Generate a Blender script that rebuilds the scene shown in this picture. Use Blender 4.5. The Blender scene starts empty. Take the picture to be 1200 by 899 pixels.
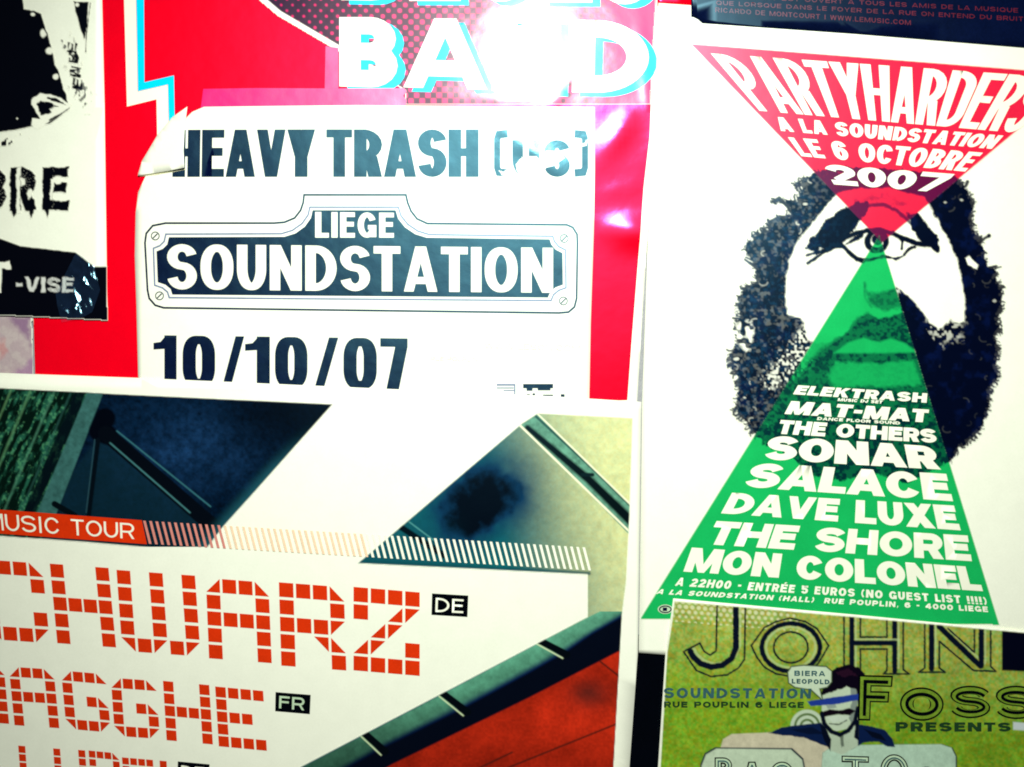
import bpy, bmesh, math
import numpy as np
from mathutils import Vector, geometry

# ---------------------------------------------------------------- camera, light, exposure
S = 0.0008                      # metres per unit of the wall's measuring grid
D = 1300 * S                    # camera to wall
CX, CY, Z0 = 600.0, 449.5, 1.5
sc = bpy.context.scene
col = sc.collection

def W(x, y, h=0.0):             # wall grid (x right, y down) and height off the wall (mm) -> world
    return Vector(((x - CX) * S, -h * 0.001, (CY - y) * S + Z0))

cam_d = bpy.data.cameras.new('camera')
cam = bpy.data.objects.new('camera', cam_d); col.objects.link(cam)
cam.location = (0, -D, Z0); cam.rotation_euler = (math.radians(90), 0, 0)
cam_d.sensor_width = 36; cam_d.lens = 36 * 1300 / 1200
cam_d.clip_start = 0.02; cam_d.clip_end = 50
sc.camera = cam

world = bpy.data.worlds.new('World'); sc.world = world; world.use_nodes = True
bg = world.node_tree.nodes['Background']
bg.inputs[0].default_value = (0.55, 0.75, 1.0, 1); bg.inputs[1].default_value = 0.02

fl_d = bpy.data.lights.new('flash', 'SPOT')
fl = bpy.data.objects.new('flash', fl_d); col.objects.link(fl)
fl.location = W(652, -308, 1300 * 0.8)
tgt = W(680, 450)
fl.rotation_euler = (tgt - fl.location).to_track_quat('-Z', 'Y').to_euler()
fl_d.energy = 110; fl_d.color = (0.93, 0.98, 1.0)
fl_d.spot_size = math.radians(85); fl_d.spot_blend = 1.0
fl_d.shadow_soft_size = 0.018

sc.view_settings.view_transform = 'Standard'; sc.view_settings.look = 'None'
sc.view_settings.gamma = 1; sc.view_settings.exposure = 0
sc.render.engine = 'CYCLES'
sc.cycles.filter_width = 1.9

# ---------------------------------------------------------------- colours and materials
def lin(r, g, b):
    v = np.array([r, g, b], float) / 255
    return tuple(np.where(v <= 0.04045, v / 12.92, ((v + 0.055) / 1.055) ** 2.4))

PAPER = (0.85, 0.85, 0.645)
NAVY = (0.0012, 0.003, 0.022)
BLACK = (0.0006, 0.0008, 0.002)
RED = (0.80, 0.0, 0.008)
MAG = (0.78, 0.002, 0.12)
CYAN = (0.0, 0.62, 0.85)
PGREEN = (0.008, 0.40, 0.085)
PRED = (0.74, 0.014, 0.045)

def material(name, colour=None, rough=0.45, coat=1.0, coat_rough=0.16, mottle=0.05, bump=0.12, spec=0.5, alpha=None, scale=60, tint=(0.45, 0.9, 1.0)):
    m = bpy.data.materials.new(name); m.use_nodes = True
    nt = m.node_tree; N = nt.nodes; L = nt.links
    p = N['Principled BSDF']
    geo = N.new('ShaderNodeNewGeometry')
    n1 = N.new('ShaderNodeTexNoise'); n1.inputs['Scale'].default_value = scale; n1.inputs['Detail'].default_value = 5
    L.new(geo.outputs['Position'], n1.inputs['Vector'])
    n2 = N.new('ShaderNodeTexNoise'); n2.inputs['Scale'].default_value = scale * 9; n2.inputs['Detail'].default_value = 2
    L.new(geo.outputs['Position'], n2.inputs['Vector'])
    hsv = N.new('ShaderNodeHueSaturation')
    if colour is None:
        a = N.new('ShaderNodeAttribute'); a.attribute_name = 'ink'; L.new(a.outputs['Color'], hsv.inputs['Color'])
    else:
        hsv.inputs['Color'].default_value = (*colour, 1)
    ad = N.new('ShaderNodeMath'); ad.operation = 'ADD'
    L.new(n1.outputs['Fac'], ad.inputs[0]); L.new(n2.outputs['Fac'], ad.inputs[1])
    mr = N.new('ShaderNodeMapRange'); mr.inputs['From Min'].default_value = 0.6; mr.inputs['From Max'].default_value = 1.4
    mr.inputs['To Min'].default_value = 1 - mottle; mr.inputs['To Max'].default_value = 1 + mottle
    L.new(ad.outputs[0], mr.inputs['Value']); L.new(mr.outputs[0], hsv.inputs['Value'])
    L.new(hsv.outputs[0], p.inputs['Base Color'])
    p.inputs['Roughness'].default_value = 0.9; p.inputs['Specular IOR Level'].default_value = 0.0
    # gloss of the printed surface: a broad sheen and a tighter varnish reflection
    out = N['Material Output']; last = p
    shaders = []
    for rg, k in ((rough, 0.042 * spec * 2), (coat_rough, 0.024 * coat)):
        if k <= 0: continue
        g = N.new('ShaderNodeBsdfAnisotropic'); g.distribution = 'BECKMANN'
        g.inputs['Roughness'].default_value = rg
        g.inputs['Color'].default_value = (tint[0] * k, tint[1] * k, tint[2] * k, 1)
        a_ = N.new('ShaderNodeAddShader'); L.new(last.outputs[0], a_.inputs[0]); L.new(g.outputs[0], a_.inputs[1]); last = a_; shaders.append(g)
    L.new(last.outputs[0], out.inputs['Surface'])
    b0 = N.new('ShaderNodeTexNoise'); b0.inputs['Scale'].default_value = 14; b0.inputs['Detail'].default_value = 3
    L.new(geo.outputs['Position'], b0.inputs['Vector'])
    bp = N.new('ShaderNodeBump'); bp.inputs['Strength'].default_value = bump; bp.inputs['Distance'].default_value = 0.004
    L.new(b0.outputs['Fac'], bp.inputs['Height'])
    bq = N.new('ShaderNodeBump'); bq.inputs['Strength'].default_value = bump * 0.8; bq.inputs['Distance'].default_value = 0.0006
    L.new(n1.outputs['Fac'], bq.inputs['Height']); L.new(bp.outputs[0], bq.inputs['Normal'])
    L.new(bq.outputs[0], p.inputs['Normal'])
    for g in shaders: L.new(bq.outputs[0], g.inputs['Normal'])
    if alpha is not None:       # film: mostly see-through, keeps its gloss
        tr = N.new('ShaderNodeBsdfTransparent'); mx = N.new('ShaderNodeMixShader'); mx.inputs[0].default_value = alpha
        L.new(tr.outputs[0], mx.inputs[1]); L.new(last.outputs[0], mx.inputs[2]); L.new(mx.outputs[0], out.inputs['Surface'])
    return m

M = {}
M['paper'] = material('poster_paper', PAPER, 0.5, 0.3, 0.28, 0.035)
M['ink'] = material('printed_image', None, 0.40, 0.5, 0.185, 0.08, tint=(.3, .75, 1))
M['navy'] = material('navy_ink', NAVY, 0.435, .6, 0.2, 0.3, 0.4, tint=(.3, .85, .95))
M['navysheet'] = material('navy_paper', (0.0015, 0.004, 0.022), 0.40, .3, 0.25, 0.3, spec=.3)
M['black'] = material('black_ink', BLACK, 0.37, 0.4, 0.22, 0.3)
M['red'] = material('red_ink', RED, 0.42, 2.6, 0.22, 0.06, 0.2, spec=.3, tint=(1, .16, .6))
M['halftone'] = material('halftone_print', None, 0.40, 0.5, 0.205, 0.05, 0.2, spec=.28, tint=(1, .7, .7))
M['white'] = material('white_ink', (0.85, 0.84, 0.62), 0.5, 0.6, 0.28, 0.03)
M['cyan'] = material('cyan_ink', CYAN, 0.40, .45, 0.205, 0.06, spec=.25)
M['orange'] = material('orange_red_ink', (0.66, 0.03, 0.002), 0.42, 0.5, 0.2, 0.12)
M['grey'] = material('grey_ink', (0.16, 0.19, 0.28), 0.4, 0.5, 0.2, 0.2)
M['faint'] = material('faint_yellow_ink', (0.80, 0.74, 0.42), 0.5, 0.5, 0.3, 0.2)
M['olive'] = material('olive_ink', (0.15, 0.25, 0.018), 0.42, 0.5, 0.2, 0.35, scale=120)
M['darkgreen'] = material('dark_green_ink', (0.012, 0.04, 0.012), 0.42, 0.5, 0.2, 0.3)
M['teal'] = material('slate_teal_ink', (0.03, 0.09, 0.09), 0.42, 0.5, 0.2, 0.3)
M['mint'] = material('pale_green_ink', (0.48, 0.62, 0.38), 0.45, 0.5, 0.2, 0.15)
M['deepred'] = material('deep_red_ink', (0.13, 0.012, 0.022), 0.42, 0.5, 0.2, 0.3)
M['pinktape'] = material('pink_tape', (0.80, 0.0, 0.13), 0.42, 1.0, 0.25, 0.12, 0.3)
M['clear'] = material('clear_tape', (0.02, 0.05, 0.12), 0.4, 55, 0.25, 0.5, 1.0, alpha=0.14, scale=150, spec=0)
M['wall'] = material('grey_plaster', (0.30, 0.29, 0.27), 0.8, 0.0, 0.3, 0.2, 0.5)

# ---------------------------------------------------------------- noise
def vnoise(x, y, f, seed):
    x = np.asarray(x, float) * f + 1000; y = np.asarray(y, float) * f + 1000
    xi = np.floor(x).astype(np.int64); yi = np.floor(y).astype(np.int64)
    fx = x - xi; fy = y - yi
    fx = fx * fx * (3 - 2 * fx); fy = fy * fy * (3 - 2 * fy)
    def h(a, b):
        n = (a * 374761393 + b * 668265263 + seed * 1442695041) & 0xffffffff
        n = ((n ^ (n >> 13)) * 1274126177) & 0xffffffff
        return ((n ^ (n >> 16)) & 0xffff) / 65535.0
    return (h(xi, yi) * (1 - fx) + h(xi + 1, yi) * fx) * (1 - fy) + (h(xi, yi + 1) * (1 - fx) + h(xi + 1, yi + 1) * fx) * fy
def fbm(x, y, f, seed, o=3):
    s = 0; a = 0.5; t = 0
    for i in range(o):
        s = s + a * vnoise(x, y, f * 2 ** i, seed + i); t += a; a *= 0.55
    return s / t

# ---------------------------------------------------------------- posters: each has a height function in mm
class Poster:
    def __init__(self, name, label, base, cell=24, folds=(), amp=0.25, centre=(0, 0), cat='poster', group=None, seed=1):
        self.base, self.cell, self.folds, self.amp, self.seed = base, cell, folds, amp, seed
        self.root = bpy.data.objects.new(name, None); col.objects.link(self.root)
        self.root.location = W(*centre, base); self.root.empty_display_size = 0.05
        self.root['label'] = label; self.root['category'] = cat
        if group or name == 'poster': self.root['group'] = group or 'posters pasted over each other on the wall'
    def h(self, x, y):
        x = np.asarray(x, float); y = np.asarray(y, float)
        z = self.base + self.amp * (fbm(x, y, 1 / 170, self.seed, 2) - 0.5) * 2
        for (fx, fy, ang, sl, sw, A) in self.folds:     # ridge: centre, angle, half length, half width, mm
            c, s = math.cos(ang), math.sin(ang)
            u = (x - fx) * c + (y - fy) * s; v = -(x - fx) * s + (y - fy) * c
            z = z + A * np.exp(-0.5 * (u / sl) ** 2 - 0.5 * (v / sw) ** 2)
        return z

def new_object(name, co, faces, mat, poster, smooth=True, kind=None):
    me = bpy.data.meshes.new(name)
    loc = poster.root.location
    co = co - np.array(loc)
    me.from_pydata(co.tolist(), [], faces); me.update()
    me.materials.append(mat)
    if smooth: me.polygons.foreach_set('use_smooth', [True] * len(me.polygons))
    o = bpy.data.objects.new(name, me); col.objects.link(o); o.parent = poster.root
    if kind: o['kind'] = kind
    return o

def world_co(xy, h):
    return np.stack([(xy[:, 0] - CX) * S, -h * 0.001, (CY - xy[:, 1]) * S + Z0], 1)

def area2(p): return sum(p[i - 1][0] * p[i][1] - p[i][0] * p[i - 1][1] for i in range(len(p)))

def convex_parts(p):            # quads that cross themselves are put in order, others are kept
    if len(p) == 4:
        cr = [(p[(i + 1) % 4][0] - p[i][0]) * (p[(i + 2) % 4][1] - p[(i + 1) % 4][1]) - (p[(i + 1) % 4][1] - p[i][1]) * (p[(i + 2) % 4][0] - p[(i + 1) % 4][0]) for i in range(4)]
        if not (all(c >= -1e-7 for c in cr) or all(c <= 1e-7 for c in cr)):
            return [[p[0], p[1], p[2]], [p[0], p[2], p[3]]]
    return [p]

def cdt(F0):
    V, F = [], []
    for p in F0:
        q = []
        for a in p:
            if not q or math.dist(a, q[-1]) > 2e-3: q.append(a)
        if len(q) > 2 and math.dist(q[0], q[-1]) < 2e-3: q.pop()
        if len(q) < 3 or abs(area2(q)) < 2e-3: continue
        if area2(q) < 0: q = q[::-1]
        F.append(list(range(len(V), len(V) + len(q)))); V += [Vector((a[0], a[1])) for a in q]
    if not F: return [], []
    r = geometry.delaunay_2d_cdt(V, [], F, 0, 1e-5, True)
    vs = [(v.x, v.y) for v in r[0]]
    tri = []
    polys = [[(V[i].x, V[i].y) for i in f] for f in F]
    for t in r[2]:
        cx = sum(vs[i][0] for i in t) / 3; cy = sum(vs[i][1] for i in t) / 3
        for P in polys:         # a triangle belongs to the union when its middle lies in one of the outlines
            c = False
            for i in range(len(P)):
                x1, y1 = P[i - 1]; x2, y2 = P[i]
                if (y1 > cy) != (y2 > cy) and cx < (x2 - x1) * (cy - y1) / (y2 - y1) + x1: c = not c
            if c: tri.append(t); break
    return vs, tri

def union(pieces):              # union of possibly overlapping outlines -> verts, triangles
    parts = [q for p in pieces for q in convex_parts(p)]
    # cluster outlines whose boxes touch, so that every letter is solved on its own
    bx = [(min(a[0] for a in q), min(a[1] for a in q), max(a[0] for a in q), max(a[1] for a in q)) for q in parts]
    par = list(range(len(parts)))
    def find(i):
        while par[i] != i: par[i] = par[par[i]]; i = par[i]
        return i
    for i in range(len(parts)):
        for j in range(i):
            if bx[i][0] <= bx[j][2] and bx[j][0] <= bx[i][2] and bx[i][1] <= bx[j][3] and bx[j][1] <= bx[i][3]: par[find(i)] = find(j)
    gr = {}
    for i in range(len(parts)): gr.setdefault(find(i), []).append(parts[i])
    VV, TT = [], []
    for g in gr.values():
        v, t = cdt(g); n = len(VV); VV += v; TT += [tuple(i + n for i in a) for a in t]
    return VV, TT

def shape(name, pieces, mat, poster, layer=1, sheet=False, kind=None, cell=None, raw=False):
    V, T = union(pieces) if not raw else ([a for t in pieces for a in t], [(3 * i, 3 * i + 1, 3 * i + 2) for i in range(len(pieces))])
    bm = bmesh.new()
    vs = [bm.verts.new((x, y, 0)) for x, y in V]
    for t in T:
        try: bm.faces.new([vs[i] for i in t])
        except ValueError: pass
    for v in [v for v in bm.verts if not v.link_faces]: bm.verts.remove(v)
    c = cell or poster.cell
    xs = [v.co.x for v in bm.verts]; ys = [v.co.y for v in bm.verts]
    for ax, a, b in ((0, min(xs), max(xs)), (1, min(ys), max(ys))):
        k = math.floor(a / c) + 1
        while k * c < b:
            pt = [0, 0, 0]; n = [0, 0, 0]; pt[ax] = k * c; n[ax] = 1
            bmesh.ops.bisect_plane(bm, geom=bm.verts[:] + bm.edges[:] + bm.faces[:], dist=1e-5, plane_co=pt, plane_no=n)
            k += 1
    bm.verts.index_update()
    xy = np.array([(v.co.x, v.co.y) for v in bm.verts]); F = []
    for f in bm.faces:
        f.normal_update()
        F.append([v.index for v in (f.verts if f.normal.z < 0 else reversed(f.verts))])
    bm.free()
    co = world_co(xy, poster.h(xy[:, 0], xy[:, 1]) + layer * 0.2)
    o = new_object(name, co, F, mat, poster, kind=kind)
    if sheet:
        md = o.modifiers.new('paper thickness', 'SOLIDIFY'); md.thickness = 0.0003; md.offset = -1
    return o

# ---------------------------------------------------------------- block lettering drawn from strokes
def arc(cx, cy, rx, ry, a0, a1, n=10):
    return [(cx + rx * math.cos(math.radians(a0 + (a1 - a0) * i / n)), cy + ry * math.sin(math.radians(a0 + (a1 - a0) * i / n))) for i in range(n + 1)]

def sweep(path, sx, sy, closed=False):
    q = [path[0]]
    for p in path[1:]:
        if math.hypot(p[0] - q[-1][0], p[1] - q[-1][1]) > 1e-4: q.append(p)
    if closed and math.hypot(q[0][0] - q[-1][0], q[0][1] - q[-1][1]) < 1e-4: q.pop()
    n = len(q); L, R = [], []
    for i in range(n):
        a = q[i - 1] if (i or closed) else q[i]; b = q[(i + 1) % n] if (i < n - 1 or closed) else q[i]
        def nrm(u, v):
            dx, dy = v[0] - u[0], v[1] - u[1]; l = math.hypot(dx, dy)
            return (-dy / l, dx / l) if l > 1e-9 else None
        n1 = nrm(a, q[i]); n2 = nrm(q[i], b)
        n1 = n1 or n2; n2 = n2 or n1
        mx, my = n1[0] + n2[0], n1[1] + n2[1]; l = math.hypot(mx, my) or 1
        mx /= l; my /= l; k = 1 / max(0.5, mx * n1[0] + my * n1[1])
        L.append((q[i][0] + mx * k * sx / 2, q[i][1] + my * k * sy / 2)); R.append((q[i][0] - mx * k * sx / 2, q[i][1] - my * k * sy / 2))
    out = []
    for i in range(n if closed else n - 1):
        j = (i + 1) % n; out.append([L[i], L[j], R[j], R[i]])
    return out

def rect(x0, y0, x1, y1): return [(x0, y0), (x1, y0), (x1, y1), (x0, y1)]

WID = dict(I=.32, L=.78, E=.84, F=.8, T=.88, J=.75, M=1.3, W=1.4, N=1.05, O=1.08, Q=1.08, G=1.06, C=1.02, D=1.03, H=1.03, A=1.1, V=1.08, Y=1.05, X=1.08, K=1.06, S=.98)
WID.update({'1': .72, '/': .75, '(': .45, ')': .45, '[': .45, ']': .45, ' ': .5, '!': .36, '.': .32, ',': .32, '-': .55, "'": .3, '|': .3, 'u': .9, 's': .85, ':': .3})

def glyph(ch, w, h, sx, sy, R=1.0):
    P = []
    if ch == ' ': return P
    if ch in 'us':
        k = 0.78
        return [[(x, y) for x, y in p] for p in glyph(ch.upper(), w, h * k, sx, sy, R)]
    sx = min(sx, w * .46) if ch not in "I!.,'|:" else sx
    sy = min(sy, h * .26)
    x0, x1, y0, y1 = sx / 2, w - sx / 2, sy / 2, h - sy / 2
    def rr(a, b): return min((b - a) / 2, (b - a) / 2 * R)
    def box(xa, xb, ya, yb):    # corner radii of a rounded box
        rx = (xb - xa) / 2 * min(1, R * 1.0); ry = min((yb - ya) / 2, max(rx * 1.15, (yb - ya) / 2 * (1 if R >= 1 else R)))
        return rx, min(ry, (yb - ya) / 2)
    if ch in 'OQ0':
        rx, ry = box(x0, x1, y0, y1)
        path = arc(x1 - rx, y1 - ry, rx, ry, 0, 90) + arc(x0 + rx, y1 - ry, rx, ry, 90, 180) + arc(x0 + rx, y0 + ry, rx, ry, 180, 270) + arc(x1 - rx, y0 + ry, rx, ry, 270, 360)
        P += sweep(path, sx, sy, True)
        if ch == 'Q': P.append([(w * .5, h * .3), (w * .7, h * .3), (w, 0), (w * .8, 0)])
    elif ch in 'CG':
        rx, ry = box(x0, x1, y0, y1)
        yt = y1 - (h - sy) * .27; cu = y1 - ry
        a0 = math.degrees(math.asin(max(0, min(.85, (yt - cu) / ry))))
        path = ([(x1, yt)] if yt < cu else []) + arc(x1 - rx, cu, rx, ry, a0, 90) + arc(x0 + rx, cu, rx, ry, 90, 180) + arc(x0 + rx, y0 + ry, rx, ry, 180, 270)
        if ch == 'C': path += arc(x1 - rx, y0 + ry, rx, ry, 270, 360 - a0) + ([(x1, h - yt)] if yt < cu else [])
        else: path += arc(x1 - rx, y0 + ry, rx, ry, 270, 340)
        P += sweep(path, sx, sy)
        if ch == 'G':
            P.append(rect(w - sx, 0.02 * h, w, h * .42)); P.append(rect(w * .55, h * .5 - sy * .95, w, h * .5))
    elif ch == 'D':
        P.append(rect(0, 0, sx, h)); rx = min(x1 - x0 - 1e-3, (x1 - x0) * .75); ry = min((y1 - y0) / 2, rx * 1.3)
        P += sweep([(x0, y0)] + arc(x1 - rx, y0 + ry, rx, ry, 270, 360) + arc(x1 - rx, y1 - ry, rx, ry, 0, 90) + [(x0, y1)], sx, sy)
    elif ch in 'PRB':
        P.append(rect(0, 0, sx, h))
        ym = h * (.44 if ch != 'B' else .51)
        r = (y1 - ym) / 2; rx = min(r * 1.2, (x1 - x0) * .8)
        xr = x1 - (sx * .0 if ch != 'B' else w * .03)
        P += sweep([(x0, ym)] + arc(xr - rx, (y1 + ym) / 2, rx, r, 270, 450) + [(x0, y1)], sx, sy)
        if ch == 'B':
            r = (ym - y0) / 2; rx = min(r * 1.2, (x1 - x0) * .8)
            P += sweep([(x0, y0)] + arc(x1 - rx, (y0 + ym) / 2, rx, r, 270, 450) + [(x0, ym)], sx, sy)
        if ch == 'R':
            P.append([(w - sx * 1.08, 0), (w, 0), (w * .62 + sx * .45, ym), (w * .62 - sx * .6, ym)])
    elif ch == 'S':
        hm = h * .52; rx = (x1 - x0) / 2; cx = (x0 + x1) / 2
        P += sweep(arc(cx, (hm + y1) / 2, rx, (y1 - hm) / 2, 12, 250, 18) + arc(cx, (y0 + hm) / 2, rx, (hm - y0) / 2, 70, -168, 18), sx, sy)
    elif ch == '8':
        hm = h * .53; rx = (x1 - x0) / 2; cx = (x0 + x1) / 2
        P += sweep(arc(cx, (hm + y1) / 2, rx * .94, (y1 - hm) / 2, 0, 360, 20), sx, sy, True) + sweep(arc(cx, (y0 + hm) / 2, rx, (hm - y0) / 2, 0, 360, 20), sx, sy, True)
    elif ch in '69':
        hm = h * .58; rx = (x1 - x0) / 2; cx = (x0 + x1) / 2
        p = sweep(arc(cx, (y0 + hm) / 2, rx, (hm - y0) / 2, 0, 360, 20), sx, sy, True)
        p += sweep([(x0, (y0 + hm) / 2)] + arc(cx, h * .62, rx, y1 - h * .62, 180, 20, 12), sx, sy)
        P += p if ch == '6' else [[(w - x, h - y) for x, y in q] for q in p]
    elif ch == '5':
        r = h * .33; cx = (x0 + x1) / 2; rx = (x1 - x0) / 2
        P += [rect(0, h - sy, w * .94, h), rect(sx * .1, h * .5, sx, h)]
        P += sweep([(x0, h * .55)] + arc(cx, y0 + (h * .6 - y0) / 2, rx, (h * .6 - y0) / 2, 100, -165, 14), sx, sy)
    elif ch == '2':
        rx = (x1 - x0) / 2; cx = (x0 + x1) / 2; cy = h * .66
        P += sweep(arc(cx, cy, rx, y1 - cy, 168, -20, 14) + [(x0 + sx * .15, sy)], sx, sy); P.append(rect(0, 0, w, sy))
    elif ch == '4':
        P += [rect(w * .85 - sx, 0, w * .85, h), rect(0, h * .2, w, h * .2 + sy), [(0, h * .2 + sy), (sx, h * .2 + sy), (w * .85, h), (w * .85 - sx, h)]]
    elif ch == '1':
        P += [rect(w - sx * 1.15, 0, w, h), [(0, h * .72), (w - sx * .9, h * .74), (w - sx * .9, h), (w - sx * 1.0, h), (w * .3, h * .87), (0, h * .85)]]
    elif ch == '7':
        P += [rect(0, h - sy, w, h), [(w * .22, 0), (w * .22 + sx, 0), (w, h - sy), (w - sx, h - sy)]]
    elif ch == '/':
        P.append([(0, 0), (sx * .85, 0), (w, h), (w - sx * .85, h)])
    elif ch in 'EF':
        P += [rect(0, 0, sx, h), rect(sx, h - sy, w, h), rect(sx, h * .53 - sy / 2, w * .93, h * .53 + sy / 2)]
        if ch == 'E': P.append(rect(sx, 0, w, sy))
    elif ch == 'É':
        P += glyph('E', w, h, sx, sy) + [[(w * .4, h * 1.06), (w * .6, h * 1.06), (w * .85, h * 1.25), (w * .5, h * 1.25)]]
    elif ch == 'L': P += [rect(0, 0, sx, h), rect(sx, 0, w, sy)]
    elif ch in 'I|': P.append(rect((w - sx) / 2, 0, (w + sx) / 2, h))
    elif ch == 'T': P += [rect((w - sx) / 2, 0, (w + sx) / 2, h - sy), rect(0, h - sy, w, h)]
    elif ch == 'H': P += [rect(0, 0, sx, h), rect(w - sx, 0, w, h), rect(sx, h * .52 - sy / 2, w - sx, h * .52 + sy / 2)]
    elif ch == 'U':
        rx, ry = box(x0, x1, y0, y1); ry = min(ry, h * .4)
        P += sweep([(x0, h)] + arc(x0 + rx, y0 + ry, rx, ry, 180, 270) + arc(x1 - rx, y0 + ry, rx, ry, 270, 360) + [(x1, h)], sx, sy)
    elif ch == 'J':
        rx = (x1 - x0) / 2; ry = min(rx * 1.1, h * .4)
        P += sweep(arc(x0 + rx, y0 + ry, rx, ry, 170, 360, 16) + [(x1, h)], sx, sy)
    elif ch == 'A':
        a = min(sx * .92, w * .36)
        P += [[(0, 0), (a, 0), (w / 2 + a * .42, h), (w / 2 - a * .56, h)], [(w - a, 0), (w, 0), (w / 2 + a * .56, h), (w / 2 - a * .42, h)],
              [(w * .22, h * .17), (w * .78, h * .17), (w * .70, h * .17 + sy * .95), (w * .30, h * .17 + sy * .95)]]
    elif ch == 'V':
        a = min(sx * .95, w * .38)
        P += [[(0, h), (a, h), (w / 2 + a * .42, 0), (w / 2 - a * .56, 0)], [(w - a, h), (w, h), (w / 2 + a * .56, 0), (w / 2 - a * .42, 0)]]
    elif ch == 'Y':
        a = sx * 1.08; m = h * .42
        P += [[(0, h), (a, h), (w / 2 + sx * .45, m), (w / 2 - sx / 2, m)], [(w - a, h), (w, h), (w / 2 + sx / 2, m), (w / 2 - sx * .45, m)], rect((w - sx) / 2, 0, (w + sx) / 2, m + .5)]
    elif ch == 'W':
        a = sx * .95; q = w / 4
        for x, s in ((q, -1), (w - q, 1)):
            P += [[(x - a / 2, 0), (x + a / 2, 0), (x - q + a, h), (x - q, h)] if x < w / 2 else [(x - a / 2, 0), (x + a / 2, 0), (x + q, h), (x + q - a, h)]]
        P += [[(q - a / 2, 0), (q + a / 2, 0), (w / 2 + a / 2, h), (w / 2 - a / 2, h)], [(w - q - a / 2, 0), (w - q + a / 2, 0), (w / 2 + a / 2, h), (w / 2 - a / 2, h)]]
    elif ch == 'M':
        a = sx * .9
        P += [rect(0, 0, a, h), rect(w - a, 0, w, h), [(0, h), (a * 1.3, h), (w / 2 + a * .35, 0), (w / 2 - a * .35, 0)], [(w, h), (w - a * 1.3, h), (w / 2 - a * .35, 0), (w / 2 + a * .35, 0)]]
    elif ch == 'N':
        P += [rect(0, 0, sx, h), rect(w - sx, 0, w, h), [(0, h), (sx * 1.05, h), (w, 0), (w - sx * 1.05, 0)]]
    elif ch == 'X':
        a = sx * 1.15
        P += [[(0, 0), (a, 0), (w, h), (w - a, h)], [(0, h), (a, h), (w, 0), (w - a, 0)]]
    elif ch == 'K':
        a = sx * 1.15
        P += [rect(0, 0, sx, h), [(sx * .9, h * .32), (sx * .9, h * .62), (w - a, h), (w, h)], [(sx * 1.1, h * .55), (sx * 1.6, h * .7), (w, 0), (w - a, 0)]]
    elif ch == 'Z':
        P += [rect(0, 0, w, sy), rect(0, h - sy, w, h), [(0, sy), (sx * 1.1, sy), (w, h - sy), (w - sx * 1.1, h - sy)]]
    elif ch == '-': P.append(rect(w * .1, h * .38, w * .9, h * .38 + sy))
    elif ch == '!': P += [rect((w - sx) / 2, h * .3, (w + sx) / 2, h), rect((w - sx) / 2, 0, (w + sx) / 2, h * .2)]
    elif ch == '.': P.append(rect((w - sx) / 2, 0, (w + sx) / 2, sy))
    elif ch == ':': P += [rect((w - sx) / 2, 0, (w + sx) / 2, sy), rect((w - sx) / 2, h * .5, (w + sx) / 2, h * .5 + sy)]
    elif ch in ",'":
        y = -sy * .5 if ch == ',' else h - sy * 1.6
        P.append([(w * .2, y), (w * .5, y), (w * .8, y + sy * 1.5), (w * .3, y + sy * 1.5)])
    elif ch in '()':
        q = sweep(arc(w * 1.25, h / 2, w * 1.25 - x0, h * .52, 118, 242, 12), sx, sy)
        P += q if ch == '(' else [[(w - x, y) for x, y in t] for t in q]
    elif ch in '[]':
        q = sweep([(w, y1), (x0 + sx * .25, y1 - h * .02), (x0, h * .8), (x0, h * .2), (x0 + sx * .25, y0 + h * .02), (w, y0)], sx, sy)
        P += q if ch == '[' else [[(w - x, y) for x, y in t] for t in q]
    return P

def bil(q, u, v):               # q = TL, TR, BR, BL ; v from the top
    a, b, c, d = q
    return ((1 - v) * ((1 - u) * a[0] + u * b[0]) + v * ((1 - u) * d[0] + u * c[0]),
            (1 - v) * ((1 - u) * a[1] + u * b[1]) + v * ((1 - u) * d[1] + u * c[1]))

def text_pieces(s, q, sx, sy, gap=.12, R=1.0, grow=0):
    q = [tuple(p) for p in q]
    Wp = (math.dist(q[0], q[1]) + math.dist(q[3], q[2])) / 2; H = (math.dist(q[0], q[3]) + math.dist(q[1], q[2])) / 2
    tot = sum(WID.get(c, .96) for c in s) + gap * (len(s) - 1); k = Wp / tot
    out = []; x = 0
    for c in s:
        w = WID.get(c, .96) * k
        for p in glyph(c, w, H, sx, sy, R):
            out.append([bil(q, (x + a) / Wp, 1 - b / H) for a, b in p])
        x += w + gap * k
    return out

def text(name, s, q, mat, poster, sx, sy, layer=1, gap=.12, R=1.0):
    return shape(name, text_pieces(s, q, sx, sy, gap, R), M[mat], poster, layer)

def line(pts, w, w2=None):
    return sweep(list(pts), w, w)

def disc(x, y, r, n=16, r2=None): return arc(x, y, r, r2 or r, 0, 360 * (n - 1) / n, n - 1)

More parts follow.
